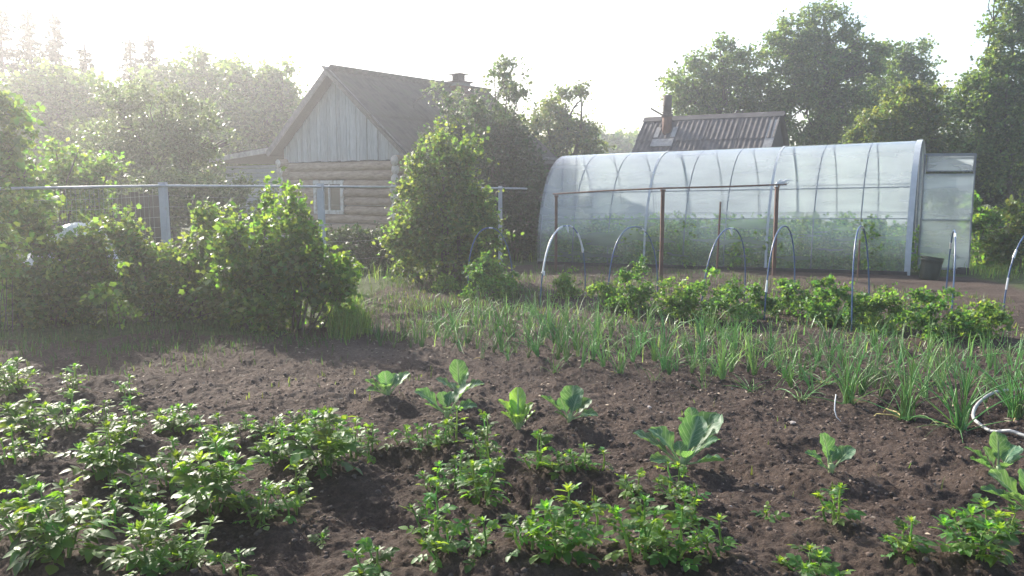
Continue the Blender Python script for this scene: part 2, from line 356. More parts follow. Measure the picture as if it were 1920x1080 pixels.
# ------------------------------------------------------------------ ground
row = np.array([.9, -.43]); row /= np.linalg.norm(row); rown = np.array([-row[1], row[0]])
def height(x, y, fine=True):
    x = np.asarray(x, float); y = np.asarray(y, float)
    h = macro(x, y)
    keep = np.ones_like(h)
    for p, a in zip(PP, POT):
        s = min(1.0, a[2] / 70.0); near = p
        dx = x - p[0]; dy = y - p[1]; u = dx * row[0] + dy * row[1]; v = dx * rown[0] + dy * rown[1]
        keep = keep * (1 - .85 * s * np.exp(-(u / .34) ** 2 - (v / .20) ** 2))
    h = h + .14 * (1 - keep)
    # ditch between the back rows and the front rows
    p0 = gp(300, 822); p1 = gp(1120, 985); d = (p1 - p0)[:2]; L = np.linalg.norm(d); d /= L; nn = np.array([-d[1], d[0]])
    u = ((x - p0[0]) * d[0] + (y - p0[1]) * d[1]); v = (x - p0[0]) * nn[0] + (y - p0[1]) * nn[1]
    wv = .06 * np.sin(u * 3.1)
    win = 1 / (1 + np.exp(-(u + .1) * 6)) * 1 / (1 + np.exp((u - L - .1) * 6))
    h = h - .09 * win * np.exp(-((v + wv) / .13) ** 2)
    for p in CP:
        r2 = (x - p[0]) ** 2 + (y - p[1]) ** 2
        h = h + .035 * np.exp(-r2 / .05) - .03 * np.exp(-(np.sqrt(r2) - .3) ** 2 / .008)
    gard = 1 / (1 + np.exp((y - 13) * 1.2))
    h = h + (.10 * vnoise(x * 1.3 + 40, y * 1.3 + 40, 1) * .5 + .05 * vnoise(x * 3.5 + 40, y * 3.5 + 40, 2)) * (.25 + .75 * gard)
    # onion bed edge: soil slopes up behind the front onions
    if fine:
        n1 = vnoise(x * 9 + 90, y * 9 + 90, 3); n2 = vnoise(x * 19 + 90, y * 19 + 90, 4); n3 = vnoise(x * 41 + 300, y * 41 + 300, 5); n4 = vnoise(x * 80 + 600, y * 80 + 600, 6)
        h = h + gard * (.026 * n1 + .024 * np.abs(n2) * (1 + 1.5 * n1) + .024 * np.maximum(n3, 0) + .014 * n4)
    return h
def axis_(segs):
    out = [segs[0][0]]
    for a, b, s0, s1 in segs:
        v = a
        while v < b - 1e-6:
            f = (v - a) / (b - a); v += s0 + (s1 - s0) * f; out.append(min(v, b))
    return np.unique(np.round(out, 5))
GX = axis_([(-120, -12, 9, .9), (-12, -4.2, .5, .035), (-4.2, 4.6, .0145, .0145), (4.6, 12, .035, .4), (12, 120, .9, 9)])
GY = axis_([(-120, 0, 9, .5), (0, 2.4, .3, .05), (2.4, 5.5, .011, .016), (5.5, 13, .018, .09), (13, 30, .1, .9), (30, 120, 1, 9)])
X, Y = np.meshgrid(GX, GY); Z = height(X, Y)
nx, ny = len(GX), len(GY)
idx = np.arange(nx * ny).reshape(ny, nx)
Fg = np.stack([idx[:-1, :-1].ravel(), idx[:-1, 1:].ravel(), idx[1:, 1:].ravel(), idx[1:, :-1].ravel()], 1)
def inhull(x, y, poly):
    r = np.zeros_like(x, dtype=bool); n = len(poly); j = n - 1
    for i in range(n):
        xi, yi = poly[i]; xj, yj = poly[j]
        r ^= ((yi > y) != (yj > y)) & (x < (xj - xi) * (y - yi) / (yj - yi + 1e-12) + xi); j = i
    return r
# worked soil polygon (x, y), the rest is turf
soil_poly = [(-30, -30), (30, -30), (30, 3), (8.4, 8.5), (7.4, 11.5), (7.6, 13.6), (6.7, 14.4), (.6, 17.8), (-1.0, 16.0), (-1.6, 13.4), (-2.1, 8.9), (-2.9, 8.3), (-9, 7.0), (-30, 6.5)]
def softmask(x, y):
    jx = .45 * vnoise(x * 1.7 + 33, y * 1.7 + 33, 8); jy = .45 * vnoise(x * 1.7 + 63, y * 1.7 + 63, 9)
    return inhull(x + jx, y + jy, soil_poly)
def m_soil():
    m, t, out = newmat('garden_soil')
    tc = N(t, 'ShaderNodeTexCoord')
    def nz(s, d=8, r=.65, off=0):
        mp = N(t, 'ShaderNodeMapping'); mp.inputs['Location'].default_value = (off, off, 0); t.links.new(tc.outputs['Object'], mp.inputs[0])
        n = N(t, 'ShaderNodeTexNoise'); n.inputs['Scale'].default_value = s; n.inputs['Detail'].default_value = d; n.inputs['Roughness'].default_value = r; t.links.new(mp.outputs[0], n.inputs[0]); return n.outputs[0]
    a = nz(1.1); b_ = nz(30, 12, .8, 5); c = nz(130, 6, .7, 9)
    base = ramp(t, b_, [(.32, (.038, .027, .021)), (.5, (.090, .065, .052)), (.68, (.172, .130, .106))])
    big = ramp(t, a, [(.35, (.62, .56, .54)), (.65, (1.12, 1.08, 1.05))])
    mu = N(t, 'ShaderNodeMix', data_type='RGBA', blend_type='MULTIPLY'); mu.inputs[0].default_value = 1; t.links.new(base, mu.inputs[6]); t.links.new(big, mu.inputs[7])
    # crumbs of straw and pale bits
    vo = N(t, 'ShaderNodeTexVoronoi'); vo.inputs['Scale'].default_value = 70; t.links.new(tc.outputs['Object'], vo.inputs[0])
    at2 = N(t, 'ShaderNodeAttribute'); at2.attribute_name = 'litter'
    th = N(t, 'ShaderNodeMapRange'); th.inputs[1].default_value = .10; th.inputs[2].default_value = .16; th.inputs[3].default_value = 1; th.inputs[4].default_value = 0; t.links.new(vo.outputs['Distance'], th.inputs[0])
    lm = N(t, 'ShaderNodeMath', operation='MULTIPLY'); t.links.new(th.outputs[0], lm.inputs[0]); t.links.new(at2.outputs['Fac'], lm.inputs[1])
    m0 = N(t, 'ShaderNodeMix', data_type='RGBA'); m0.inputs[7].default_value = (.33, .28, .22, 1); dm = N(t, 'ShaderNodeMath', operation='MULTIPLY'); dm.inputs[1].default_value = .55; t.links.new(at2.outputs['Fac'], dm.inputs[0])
    sun_mix = N(t, 'ShaderNodeMix', data_type='RGBA', blend_type='ADD'); sun_mix.inputs[7].default_value = (.13, .105, .085, 1); t.links.new(dm.outputs[0], sun_mix.inputs[0]); t.links.new(mu.outputs[2], sun_mix.inputs[6])  # paler soil with litter; also paints the sunlit patches into the colour
    t.links.new(lm.outputs[0], m0.inputs[0]); t.links.new(sun_mix.outputs[2], m0.inputs[6])
    # damp
    at3 = N(t, 'ShaderNodeAttribute'); at3.attribute_name = 'damp'
    m1 = N(t, 'ShaderNodeMix', data_type='RGBA', blend_type='MULTIPLY'); m1.inputs[7].default_value = (.42, .36, .36, 1); t.links.new(at3.outputs['Fac'], m1.inputs[0]); t.links.new(m0.outputs[2], m1.inputs[6])
    gcol = ramp(t, nz(14, 8, .7, 2), [(.3, (.035, .05, .018)), (.5, (.07, .095, .03)), (.7, (.12, .12, .05))])
    at = N(t, 'ShaderNodeAttribute'); at.attribute_name = 'turf'
    m2 = N(t, 'ShaderNodeMix', data_type='RGBA'); t.links.new(at.outputs['Fac'], m2.inputs[0]); t.links.new(m1.outputs[2], m2.inputs[6]); t.links.new(gcol, m2.inputs[7])
    p = N(t, 'ShaderNodeBsdfPrincipled'); p.inputs['Roughness'].default_value = .92; p.inputs['Specular IOR Level'].default_value = .25; t.links.new(m2.outputs[2], p.inputs['Base Color'])
    ad = N(t, 'ShaderNodeMath', operation='ADD'); t.links.new(b_, ad.inputs[0]); mm = N(t, 'ShaderNodeMath', operation='MULTIPLY'); mm.inputs[1].default_value = .8; t.links.new(c, mm.inputs[0]); t.links.new(mm.outputs[0], ad.inputs[1])
    bp = N(t, 'ShaderNodeBump'); bp.inputs['Strength'].default_value = 1.0; bp.inputs['Distance'].default_value = .035; t.links.new(ad.outputs[0], bp.inputs['Height']); t.links.new(bp.outputs[0], p.inputs['Normal'])
    t.links.new(p.outputs[0], out.inputs[0]); return m
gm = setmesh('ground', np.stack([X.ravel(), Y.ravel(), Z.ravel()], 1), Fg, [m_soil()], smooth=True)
xf, yf = X.ravel(), Y.ravel()
turf = (~softmask(xf, yf)).astype(np.float32)
a = gm.attributes.new('turf', 'FLOAT', 'POINT'); a.data.foreach_set('value', turf)
on0, on1 = gp(700, 640), gp(1800, 815)
dd = (on1 - on0)[:2]; dd /= np.linalg.norm(dd); on_n = np.array([-dd[1], dd[0]])
vv = (xf - on0[0]) * on_n[0] + (yf - on0[1]) * on_n[1]; uu_ = (xf - on0[0]) * dd[0] + (yf - on0[1]) * dd[1]
onb = 1 / (1 + np.exp(-(vv + .25 + .5 * vnoise(xf * 2 + 50, yf * 2 + 50, 12)) * 9)) / (1 + np.exp((vv - 2.6) * 2)) / (1 + np.exp(-(uu_ - 1) * 2))
damp = onb * (.65 + .6 * vnoise(xf * 2.5 + 80, yf * 2.5 + 80, 13)) + .5 * np.clip(vnoise(xf * 1.1 + 20, yf * 1.1 + 70, 14) * 2 - .2, 0, 1)
a = gm.attributes.new('damp', 'FLOAT', 'POINT'); a.data.foreach_set('value', np.clip(damp, 0, 1).astype(np.float32))
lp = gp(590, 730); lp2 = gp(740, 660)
lit = .8 * np.exp(-(((xf - lp[0]) / 1.1) ** 2 + ((yf - lp[1]) / .45) ** 2)) + .9 * np.exp(-(((xf - lp2[0]) / .9) ** 2 + ((yf - lp2[1]) / .5) ** 2)) + .55 * onb * (vnoise(xf * 3 + 20, yf * 3 + 20, 15) + .5) + .03  # straw amount, plus two patches of sunlight painted on the soil
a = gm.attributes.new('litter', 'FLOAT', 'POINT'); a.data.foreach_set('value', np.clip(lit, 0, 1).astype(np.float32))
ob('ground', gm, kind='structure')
def hz(x, y): return float(height(np.array([x]), np.array([y]))[0])
def hzs(x, y): return float(height(np.array([x]), np.array([y]), False)[0])

# ------------------------------------------------------------------ leaf clouds
T_DIA = (np.array([[0, 0, 0], [.5, .5, .06], [0, 1, -.05], [-.5, .5, .06]]), np.array([[0, 1, 2, 3]]))
T_BROAD = (np.array([[0, 0, 0], [.42, .25, .08], [.5, .62, .10], [0, 1, -.12], [-.5, .62, .10], [-.42, .25, .08], [0, .5, 0]]),
           np.array([[0, 1, 2, 6], [6, 2, 3, 3], [6, 3, 4, 4], [0, 6, 4, 5]]))
T_BROAD = (np.array([[0, .05, 0], [.30, -.02, .06], [.34, .30, .09], [.52, .62, .02], [.22, .68, .07], [0, 1, -.14], [-.22, .68, .07], [-.52, .62, .02], [-.34, .30, .09], [-.30, -.02, .06], [0, .45, -.02]]), np.array([[0, 1, 2, 10], [2, 3, 4, 10], [4, 5, 6, 10], [6, 7, 8, 10], [8, 9, 0, 10]]))
T_TRI = (T_BROAD[0], np.array([[0, 1, 6], [1, 2, 6], [2, 3, 6], [3, 4, 6], [4, 5, 6], [5, 0, 6]]))
T_LONG = (np.array([[0, 0, 0], [.2, .45, .05], [0, 1, -.08], [-.2, .45, .05]]), np.array([[0, 1, 2, 3]]))
def unit(a): return a / (np.linalg.norm(a, axis=-1, keepdims=True) + 1e-9)
def place(P, A, Nn, sz, T):
    tv, tf = T; A = unit(A); Sx = unit(np.cross(A, Nn)); Nn = np.cross(Sx, A)
    V = P[:, None, :] + sz[:, None, None] * (Sx[:, None, :] * tv[None, :, 0:1] + A[:, None, :] * tv[None, :, 1:2] + Nn[:, None, :] * tv[None, :, 2:3])
    n = len(P); Fc = (tf[None] + (np.arange(n) * len(tv))[:, None, None]).reshape(-1, tf.shape[1])
    var = np.repeat(NR.rand(n), len(tf))
    return V.reshape(-1, 3), Fc, var
def sprig_cloud(starts, dirs, length, nl, size, T, droop=.3, spread=.5, upn=.7):
    """leaves set alternately along short twigs"""
    n = len(starts); k = nl
    tt = (np.arange(k)[None, :] + NR.rand(n, k)) / k
    L = length * (.5 + .8 * NR.rand(n))[:, None]
    P = starts[:, None, :] + dirs[:, None, :] * (tt * L)[..., None]
    P[..., 2] -= droop * (tt ** 2) * L
    rnd = NR.randn(n, k, 3); A = dirs[:, None, :] * .5 + rnd * spread; A[..., 2] -= droop * .5
    Nn = NR.randn(n, k, 3) * .55; Nn[..., 2] += upn
    P = P + NR.randn(n, k, 3) * size * .4
    sz = size * (.6 + .7 * NR.rand(n, k))
    return place(P.reshape(-1, 3), A.reshape(-1, 3), Nn.reshape(-1, 3), sz.ravel(), T)
def lobe_points(lobes, n, shell=.45, clump=11):
    """lobes: list of (center3, radius3)"""
    vols = np.array([np.prod(r) ** .72 for c, r in lobes]); cnt = np.maximum(3, (n * vols / vols.sum()).astype(int))
    Ps, Ds = [], []
    for (c, r), m in zip(lobes, cnt):
        kc = max(2, int(m / clump)); d = unit(NR.randn(kc, 3)); rr = (shell + (1.02 - shell) * NR.rand(kc, 1) ** .8)
        cc = d * rr; w_ = NR.rand(kc) ** 1.2 + .15; ix = NR.choice(kc, m, p=w_ / w_.sum())
        p_ = cc[ix] + NR.randn(m, 3) * [[.17, .17, .12]] * (.6 + .8 * NR.rand(kc)[ix][:, None])
        Ps.append(np.array(c) + p_ * np.array(r)); Ds.append(unit(p_ + 1e-6))
    return np.concatenate(Ps), np.concatenate(Ds)
def shift(V, c): return V - np.asarray(c)[None]

def limb_path(a, b, sag=.12, k=5):
    a = np.array(a, float); b = np.array(b, float); L = np.linalg.norm(b - a)
    mid = NR.randn(3) * L * sag; mid[2] = abs(mid[2]) * .5
    return [a + (b - a) * s + mid * math.sin(math.pi * s) for s in np.linspace(0, 1, k)]
def plant(name, cat, label, base, lobes, nspr, nl, leaf, mat, T=T_DIA, slen=None, group=None, trunk_r=.1, trunk_h=None, bark=None, droop=.25,
          foliage='crown', stemname='trunk', limbs=True, shell=.4, multistem=0, upd=.35, twigs=0, shoots=0):
    base = np.array(base, float); bark = bark or M_bark
    root = empty(name, base, label, cat, group)
    slen = slen or leaf * 5
    lobes = [(c, np.maximum(np.array(r) * .55, np.array(r) - .42 * slen)) for c, r in lobes]
    P, D = lobe_points(lobes, nspr, shell)
    D = unit(D + np.array([0, 0, upd]) + NR.randn(*D.shape) * .35)
    if shoots:
        tl = [lobes[NR.randint(len(lobes))] for _ in range(shoots)]
        for c, r in tl:
            q_ = np.array(c) + NR.randn(3) * np.array(r) * .5; q_[2] = c[2] + r[2] * NR.uniform(.4, .9)
            d_ = unit(np.array([NR.randn() * .35, NR.randn() * .35, 1.0])); k_ = 4; L_ = slen * NR.uniform(.5, 1.15)
            P = np.concatenate([P, q_[None] + d_[None] * (np.arange(k_)[:, None] / k_) * L_ ]); D = np.concatenate([D, unit(np.repeat(d_[None], k_, 0) + NR.randn(k_, 3) * .2)])
    V, Fc, var = sprig_cloud(P, D, slen, nl, leaf, T, droop=droop)
    ok = None
    me = setmesh(foliage, shift(V, base), Fc, [mat], smooth=False, var=var)
    f = ob(foliage, me, root); f['kind'] = 'stuff'
    mb = MB()
    cs = sorted([np.array(c) for c, r in lobes], key=lambda c: c[2])
    top = max(lobes, key=lambda l: l[0][2]); allc = np.mean([c for c in cs], axis=0)
    if multistem:
        for i in range(multistem):
            c, r = lobes[i % len(lobes)]; tgt = np.array(c) + NR.randn(3) * np.array(r) * .45
            st = base + np.array([NR.randn() * .15 * max(r[0], .3) + (c[0] - base[0]) * .5, NR.randn() * .1 + (c[1] - base[1]) * .5, -.02])
            mb.tube([p - base for p in limb_path(st, tgt, .06)], list(np.linspace(trunk_r, trunk_r * .3, 5)), 5)
    else:
        th = trunk_h if trunk_h else max(.4, (cs[0][2] - base[2]) * .7)
        fork = base + np.array([(allc[0] - base[0]) * .3, (allc[1] - base[1]) * .3, th])
        mb.tube([base * 0 + [0, 0, -.1]] + [p - base for p in limb_path(base, fork, .05, 4)][1:], [trunk_r * 1.25, trunk_r * 1.05, trunk_r * .95, trunk_r * .85], 8)
        mb.tube([p - base for p in limb_path(fork, top[0] + np.array([0, 0, top[1][2] * .5]), .07, 6)], list(np.linspace(trunk_r * .8, trunk_r * .12, 6)), 6)
        for c, r in lobes:
            p = limb_path(fork + (np.array(top[0]) - fork) * R.uniform(0, .5), c, .12)
            mb.tube([q - base for q in p], list(np.linspace(trunk_r * .5, trunk_r * .12, 5)), 5)
            for _ in range(3):
                e = np.array(c) + unit(NR.randn(3)) * np.array(r) * .8
                mb.tube([q - base for q in limb_path(p[3], e, .1, 4)], list(np.linspace(trunk_r * .2, trunk_r * .05, 4)), 4)
    if twigs:
        for i in R.sample(range(len(P)), min(twigs, len(P))):
            mb.tube([P[i] - base - D[i] * slen * .5, P[i] - base + D[i] * slen * .5], [trunk_r * .12, trunk_r * .05], 3, cap=False)
    ob(stemname, mb.mesh(stemname, [bark], True), root)
    return root
def lob(D, circles, depth=.8, dz=None):
    """circles: (px, py, rpx[, dD]) -> ellipsoids at distance D"""
    out = []
    for c in circles:
        d = (c[3] if len(c) > 3 else D + R.uniform(-.3, .3) * c[2] / F * D)
        r = c[2] / F * d; out.append((atd(c[0], c[1], d), np.array([r, r * depth, r])))
    return out
def foot(px, D):
    p = atd(px, 500, D); return np.array([p[0], D, hzs(p[0], D)])

# ------------------------------------------------------------------ log house
def corr_sheet(L, Wd, per=.15, amp=.024, seg=6, thick=.008):
    """corrugated sheet: waves across X (width Wd), length L along Y, thin but solid"""
    n = int(round(Wd / per * seg)); xs = np.linspace(0, Wd, n + 1); zs = amp * np.cos(xs / per * 2 * math.pi)
    V = []
    for z0 in (0, -thick):
        for y in (0, L): V += [(x, y, z + z0) for x, z in zip(xs, zs)]
    k = n + 1; Fc = []
    for i in range(n):
        Fc += [(i, i + 1, k + i + 1, k + i), (2 * k + i + 1, 2 * k + i, 3 * k + i, 3 * k + i + 1), (i + 1, i, 2 * k + i, 2 * k + i + 1), (k + i, k + i + 1, 3 * k + i + 1, 3 * k + i)]
    Fc += [(0, k, 3 * k, 2 * k), (n, 2 * k + n, 3 * k + n, k + n)]
    return V, Fc
def roof_plane(parent, A, U, Dn, width, length, cols, rows, mat, per=.15, amp=.012):
    """A ridge start, U unit along ridge, Dn unit down slope"""
    A, U, Dn = Vector(A), Vector(U), Vector(Dn); Nn = U.cross(Dn)
    if Nn.z < 0: Nn = -Nn
    cw = width / cols; rl = length / rows
    V, Fc = corr_sheet(rl + .12, math.ceil((cw + .04) / per) * per, per, amp)
    me = setmesh('roof_sheet', V, Fc, [mat], smooth=False)
    for r_ in range(rows):
        for c_ in range(cols):
            o = ob('roof_sheet', me, parent)
            off = Nn * (.03 + .014 * (rows - 1 - r_) + .005 * (c_ % 2) + R.uniform(0, .006))
            p = A + U * (c_ * cw) + Dn * (r_ * rl) + off
            yy = (Dn + Nn * .012 + U * R.uniform(-.004, .004)).normalized(); zz = U.cross(yy).normalized(); xx = U
            if zz.z < 0: zz = -zz; xx = yy.cross(zz)
            if xx.dot(U) < 0: p = p + U * cw
            o.matrix_local = Matrix.Translation(p) @ Matrix((xx, yy, zz)).transposed().to_4x4()

HB = float(macro(0, 22)) ; HO = (-6.04, 22.57, HB)
ang = math.atan2(-.6, .8)
house = empty('log_house', HO, 'small weathered log house with grey boarded gable and steep dark roof behind the fence', 'house', rz=ang)
HW = 4.28; HL = 5.6; ZB = 2.12 - HB; ZA = 4.36 - HB; SL = .8
def logmesh(L, r):
    n = max(6, int(L / .35)); P = [(L * i / n, R.uniform(-.008, .008), R.uniform(-.01, .01)) for i in range(n + 1)]
    rr = [r * R.uniform(.93, 1.05) for _ in P]
    return MB().tube(P, rr, 12, True, 0, 1).mesh('log', [M_log, M_logend], True)
win0, win1, wz0, wz1 = 1.14, 2.28, .80 - HB, 1.66 - HB
nlog = 11; dz = ZB / nlog
for i in range(nlog):
    z = dz * (i + .5)
    segs = [(-.28, HW + .28)]
    if z + dz * .5 > wz0 and z - dz * .5 < wz1: segs = [(-.28, win0), (win1, HW + .28)]
    for a_, b_ in segs:
        o = ob('log', logmesh(b_ - a_, dz * .53), house, (a_, 0, z))
for i in range(nlog):
    z = dz * (i + 1.0)
    for x in (0, HW):
        o = ob('log', logmesh(HL + .35, dz * R.uniform(.55, .62)), house, (x, -.30 + R.uniform(-.05, .05), z)); o.rotation_euler = (0, 0, math.pi / 2)
# inner dark lining so that no daylight shows between logs
mb = MB(); mb.box((win0 / 2, .12, ZB / 2), (win0, .04, ZB)); mb.box(((win1 + HW) / 2, .12, ZB / 2), (HW - win1, .04, ZB)); mb.box(((win0 + win1) / 2, .12, wz0 / 2), (win1 - win0, .04, wz0)); mb.box(((win0 + win1) / 2, .12, (wz1 + ZB) / 2), (win1 - win0, .04, ZB - wz1))
mb.box((HW - .12, HL / 2, ZB / 2), (.04, HL, ZB)); mb.box((.12, HL / 2, ZB / 2), (.04, HL, ZB)); mb.box((HW / 2, HL, ZB / 2), (HW, .04, ZB)); mb.box((HW / 2, HL / 2, .03), (HW, HL, .06))
ob('wall_lining', mb.mesh('wall_lining', [M_darkwood]), house)
# window
wm = MB(); fw = .10
wm.box(((win0 + win1) / 2, -.10, wz1 - fw / 2), (win1 - win0, .05, fw)); wm.box(((win0 + win1) / 2, -.10, wz0 + fw / 2), (win1 - win0, .05, fw))
wo = ob('window', MB().box(((win0 + win1) / 2, -.02, (wz0 + wz1) / 2), (win1 - win0 - .01, .05, wz1 - wz0 - .01)).mesh('window', [M_darkwood]), house)
for x in (win0 + fw / 2, win1 - fw / 2): wm.box((x, -.10, (wz0 + wz1) / 2), (fw, .05, wz1 - wz0 - 2 * fw))
ob('frame', wm.mesh('frame', [M_white]), wo)
ob('sash', MB().box(((win0 + win1) / 2, -.075, (wz0 + wz1) / 2), (.05, .03, wz1 - wz0 - 2 * fw)).mesh('sash', [M_white]), wo)
for x0, x1 in ((win0 + fw, (win0 + win1) / 2 - .025), ((win0 + win1) / 2 + .025, win1 - fw)):
    ob('pane', MB().box(((x0 + x1) / 2, -.06, (wz0 + wz1) / 2), (x1 - x0, .01, wz1 - wz0 - 2 * fw)).mesh('pane', [M_glass]), wo)
# gable boards
x = -.05; k = 0
def ztop(x): return ZA - .10 - abs(x - HW / 2) * SL
while x < HW + .05:
    wd = R.choice([.10, .12, .13, .15]); x1 = min(x + wd, HW + .05)
    y = -.10 + (.012 if k % 3 else 0) + R.uniform(0, .008); t0 = ztop(x + .008) - .02; t1 = ztop(x1 - .008) - .02; zb = ZB + .03 + R.uniform(-.015, .01)
    V = [(x + .006, y, zb), (x1 - .006, y, zb), (x1 - .006, y + .025, zb), (x + .006, y + .025, zb), (x + .006, y, max(t0, zb + .05)), (x1 - .006, y, max(t1, zb + .05)), (x1 - .006, y + .025, max(t1, zb + .05)), (x + .006, y + .025, max(t0, zb + .05))]
    ob('board', setmesh('board', V, [(0, 1, 5, 4), (1, 2, 6, 5), (2, 3, 7, 6), (3, 0, 4, 7), (4, 5, 6, 7), (3, 2, 1, 0)], [M_board]), house)
    x = x1; k += 1
g = MB(); yb = -.06
g.add([(0, yb, ZB), (HW, yb, ZB), (HW, yb, ztop(HW)), (HW / 2, yb, ztop(HW / 2)), (0, yb, ztop(0)), (0, yb + .03, ZB), (HW, yb + .03, ZB), (HW, yb + .03, ztop(HW)), (HW / 2, yb + .03, ztop(HW / 2)), (0, yb + .03, ztop(0))],
      [(0, 1, 2, 3, 4), (9, 8, 7, 6, 5)]); ob('gable_backing', g.mesh('gable_backing', [M_darkwood]), house)
g = MB(); g.add([(0, HL, ZB), (HW, HL, ZB), (HW, HL, ztop(HW)), (HW / 2, HL, ztop(HW / 2)), (0, HL, ztop(0))], [(4, 3, 2, 1, 0)]); ob('gable_backing', g.mesh('gable_backing', [M_darkwood]), house)
# roof
ln = math.sqrt(1 + SL * SL); er = .72; el = .35
roof = ob('roof', MB().add([(HW / 2, -.38, ZA), (HW / 2, HL + .3, ZA), (HW + er, -.38, ZA - (HW / 2 + er) * SL), (HW + er, HL + .3, ZA - (HW / 2 + er) * SL), (-el, -.38, ZA - (HW / 2 + el) * SL), (-el, HL + .3, ZA - (HW / 2 + el) * SL),
     (HW / 2, -.38, ZA - .05), (HW / 2, HL + .3, ZA - .05), (HW + er, -.38, ZA - (HW / 2 + er) * SL - .05), (HW + er, HL + .3, ZA - (HW / 2 + er) * SL - .05), (-el, -.38, ZA - (HW / 2 + el) * SL - .05), (-el, HL + .3, ZA - (HW / 2 + el) * SL - .05)],
     [(0, 2, 3, 1), (0, 1, 5, 4), (6, 7, 9, 8), (6, 10, 11, 7), (0, 6, 8, 2), (0, 4, 10, 6), (1, 3, 9, 7), (1, 7, 11, 5), (2, 8, 9, 3), (4, 5, 11, 10)]).mesh('roof', [M_darkwood]), house)
roof_plane(roof, (HW / 2, -.40, ZA), (0, 1, 0), Vector((1, 0, -SL)).normalized(), HL + .72, (HW / 2 + er) * ln, 6, 2, M_slatemoss)
roof_plane(roof, (HW / 2, -.40, ZA), (0, 1, 0), Vector((-1, 0, -SL)).normalized(), HL + .72, (HW / 2 + el) * ln, 6, 2, M_slatemoss)
mb = MB()
for s, e in ((1, er), (-1, el)):
    a = Vector((HW / 2, -.42, ZA - .01)); b = Vector((HW / 2 + s * (HW / 2 + e), -.42, ZA - (HW / 2 + e) * SL - .01)); mb.bar(a, b, .03, .16, (0, 0, 1))
ob('barge_board', mb.mesh('barge_board', [M_barge]), roof)
ob('ridge_cap', MB().bar((HW / 2 - .09, -.45, ZA + .045), (HW / 2 - .09, HL + .35, ZA + .045), .22, .03, (.62, 0, .78)).bar((HW / 2 + .09, -.45, ZA + .047), (HW / 2 + .09, HL + .35, ZA + .047), .22, .03, (-.62, 0, .78)).mesh('ridge_cap', [M_barge]), roof)
# brick chimney near the far end of the ridge
cy = 4.35; cxc = HW / 2 + .2; ch = ob('chimney', MB().box((cxc, cy, ZA - .22), (.50, .50, .72)).mesh('chimney', [M_mortar]), house)
bm_ = MB().box((0, 0, 0), (.245, .12, .062)).mesh('brick', [M_brick])
for r_ in range(8):
    z = ZA - .52 + r_ * .075
    for sgn in (-1, 1):
        for q in range(2):
            o1 = ob('brick', bm_, ch, (cxc + sgn * .001 + (q - .5) * .255 + (.03 if r_ % 2 else -.03), cy + sgn * .21, z))
            o2 = ob('brick', bm_, ch, (cxc + sgn * .212, cy + (q - .5) * .24 + (.03 if r_ % 2 else -.03), z + .001)); o2.rotation_euler = (0, 0, math.pi / 2)
ob('chimney_cap', MB().box((cxc, cy, ZA + .155), (.60, .60, .04)).box((cxc - .1, cy, ZA + .275), (.035, .3, .20)).box((cxc + .1, cy, ZA + .275), (.035, .3, .20)).box((cxc, cy, ZA + .385), (.46, .4, .022)).mesh('chimney_cap', [M_soot]), ch)
# low lean-to at the left with horizontal siding
lean = 3.0
z0 = ZA - (HW / 2 + .0) * SL; zL0 = 2.47 - HB; zL1 = 2.22 - HB
o = ob('lean_to', MB().box((-lean / 2 - .1, 1.6, 1.0), (lean - .3, 2.6, 2.0)).mesh('lean_to', [M_darkwood]), house)
zc = .05
while zc < 2.36:
    zt = min(zc + .125, 2.42); x0 = -lean
    V = [(x0, .08, zc), (-.14, .08, zc), (-.14, .105, zt - .006), (x0, .105, zt - .006), (x0, .13, zc), (-.14, .13, zc), (-.14, .13, zt - .006), (x0, .13, zt - .006)]
    if zt <= zL1 - .02 or True:
        ob('siding_board', setmesh('siding_board', V, [(0, 1, 2, 3), (7, 6, 5, 4), (0, 4, 5, 1), (3, 2, 6, 7), (1, 5, 6, 2), (0, 3, 7, 4)], [M_hboard]), o)
    zc += .135
U = Vector((0, 1, 0)); dn = Vector((-(lean + .1), 0, zL1 - zL0)).normalized()
lr = ob('lean_to_roof', MB().bar((-.30, 1.45, zL0), (-lean - .45, 1.45, zL1), 3.5, .05, (0, 0, 1)).mesh('lean_to_roof', [M_darkwood]), house)
roof_plane(lr, (-.30, -.38, zL0 + .03), (0, 1, 0), dn, 3.6, lean + .2, 3, 2, M_slatemoss)
ob('fascia', MB().bar((-.30, -.40, zL0 + .0), (-lean - .45, -.40, zL1 + .0), .03, .14, (0, 0, 1)).mesh('fascia', [M_greywood]), lr)

# ------------------------------------------------------------------ shed with corrugated roof behind the greenhouse
SA = Vector((*atd(1213, 228, 25.5),)); SBp = Vector((*atd(1465, 217, 23.4),)); U = (SBp - SA); SW = U.length; U.normalize(); U.z = 0; U.normalize()
sb = float(macro(0, 25)); sz = SA.z - sb
shed = empty('shed', (SA.x, SA.y, sb), 'dark shed with a grey corrugated roof behind the greenhouse', 'shed', rz=math.atan2(U.y, U.x))
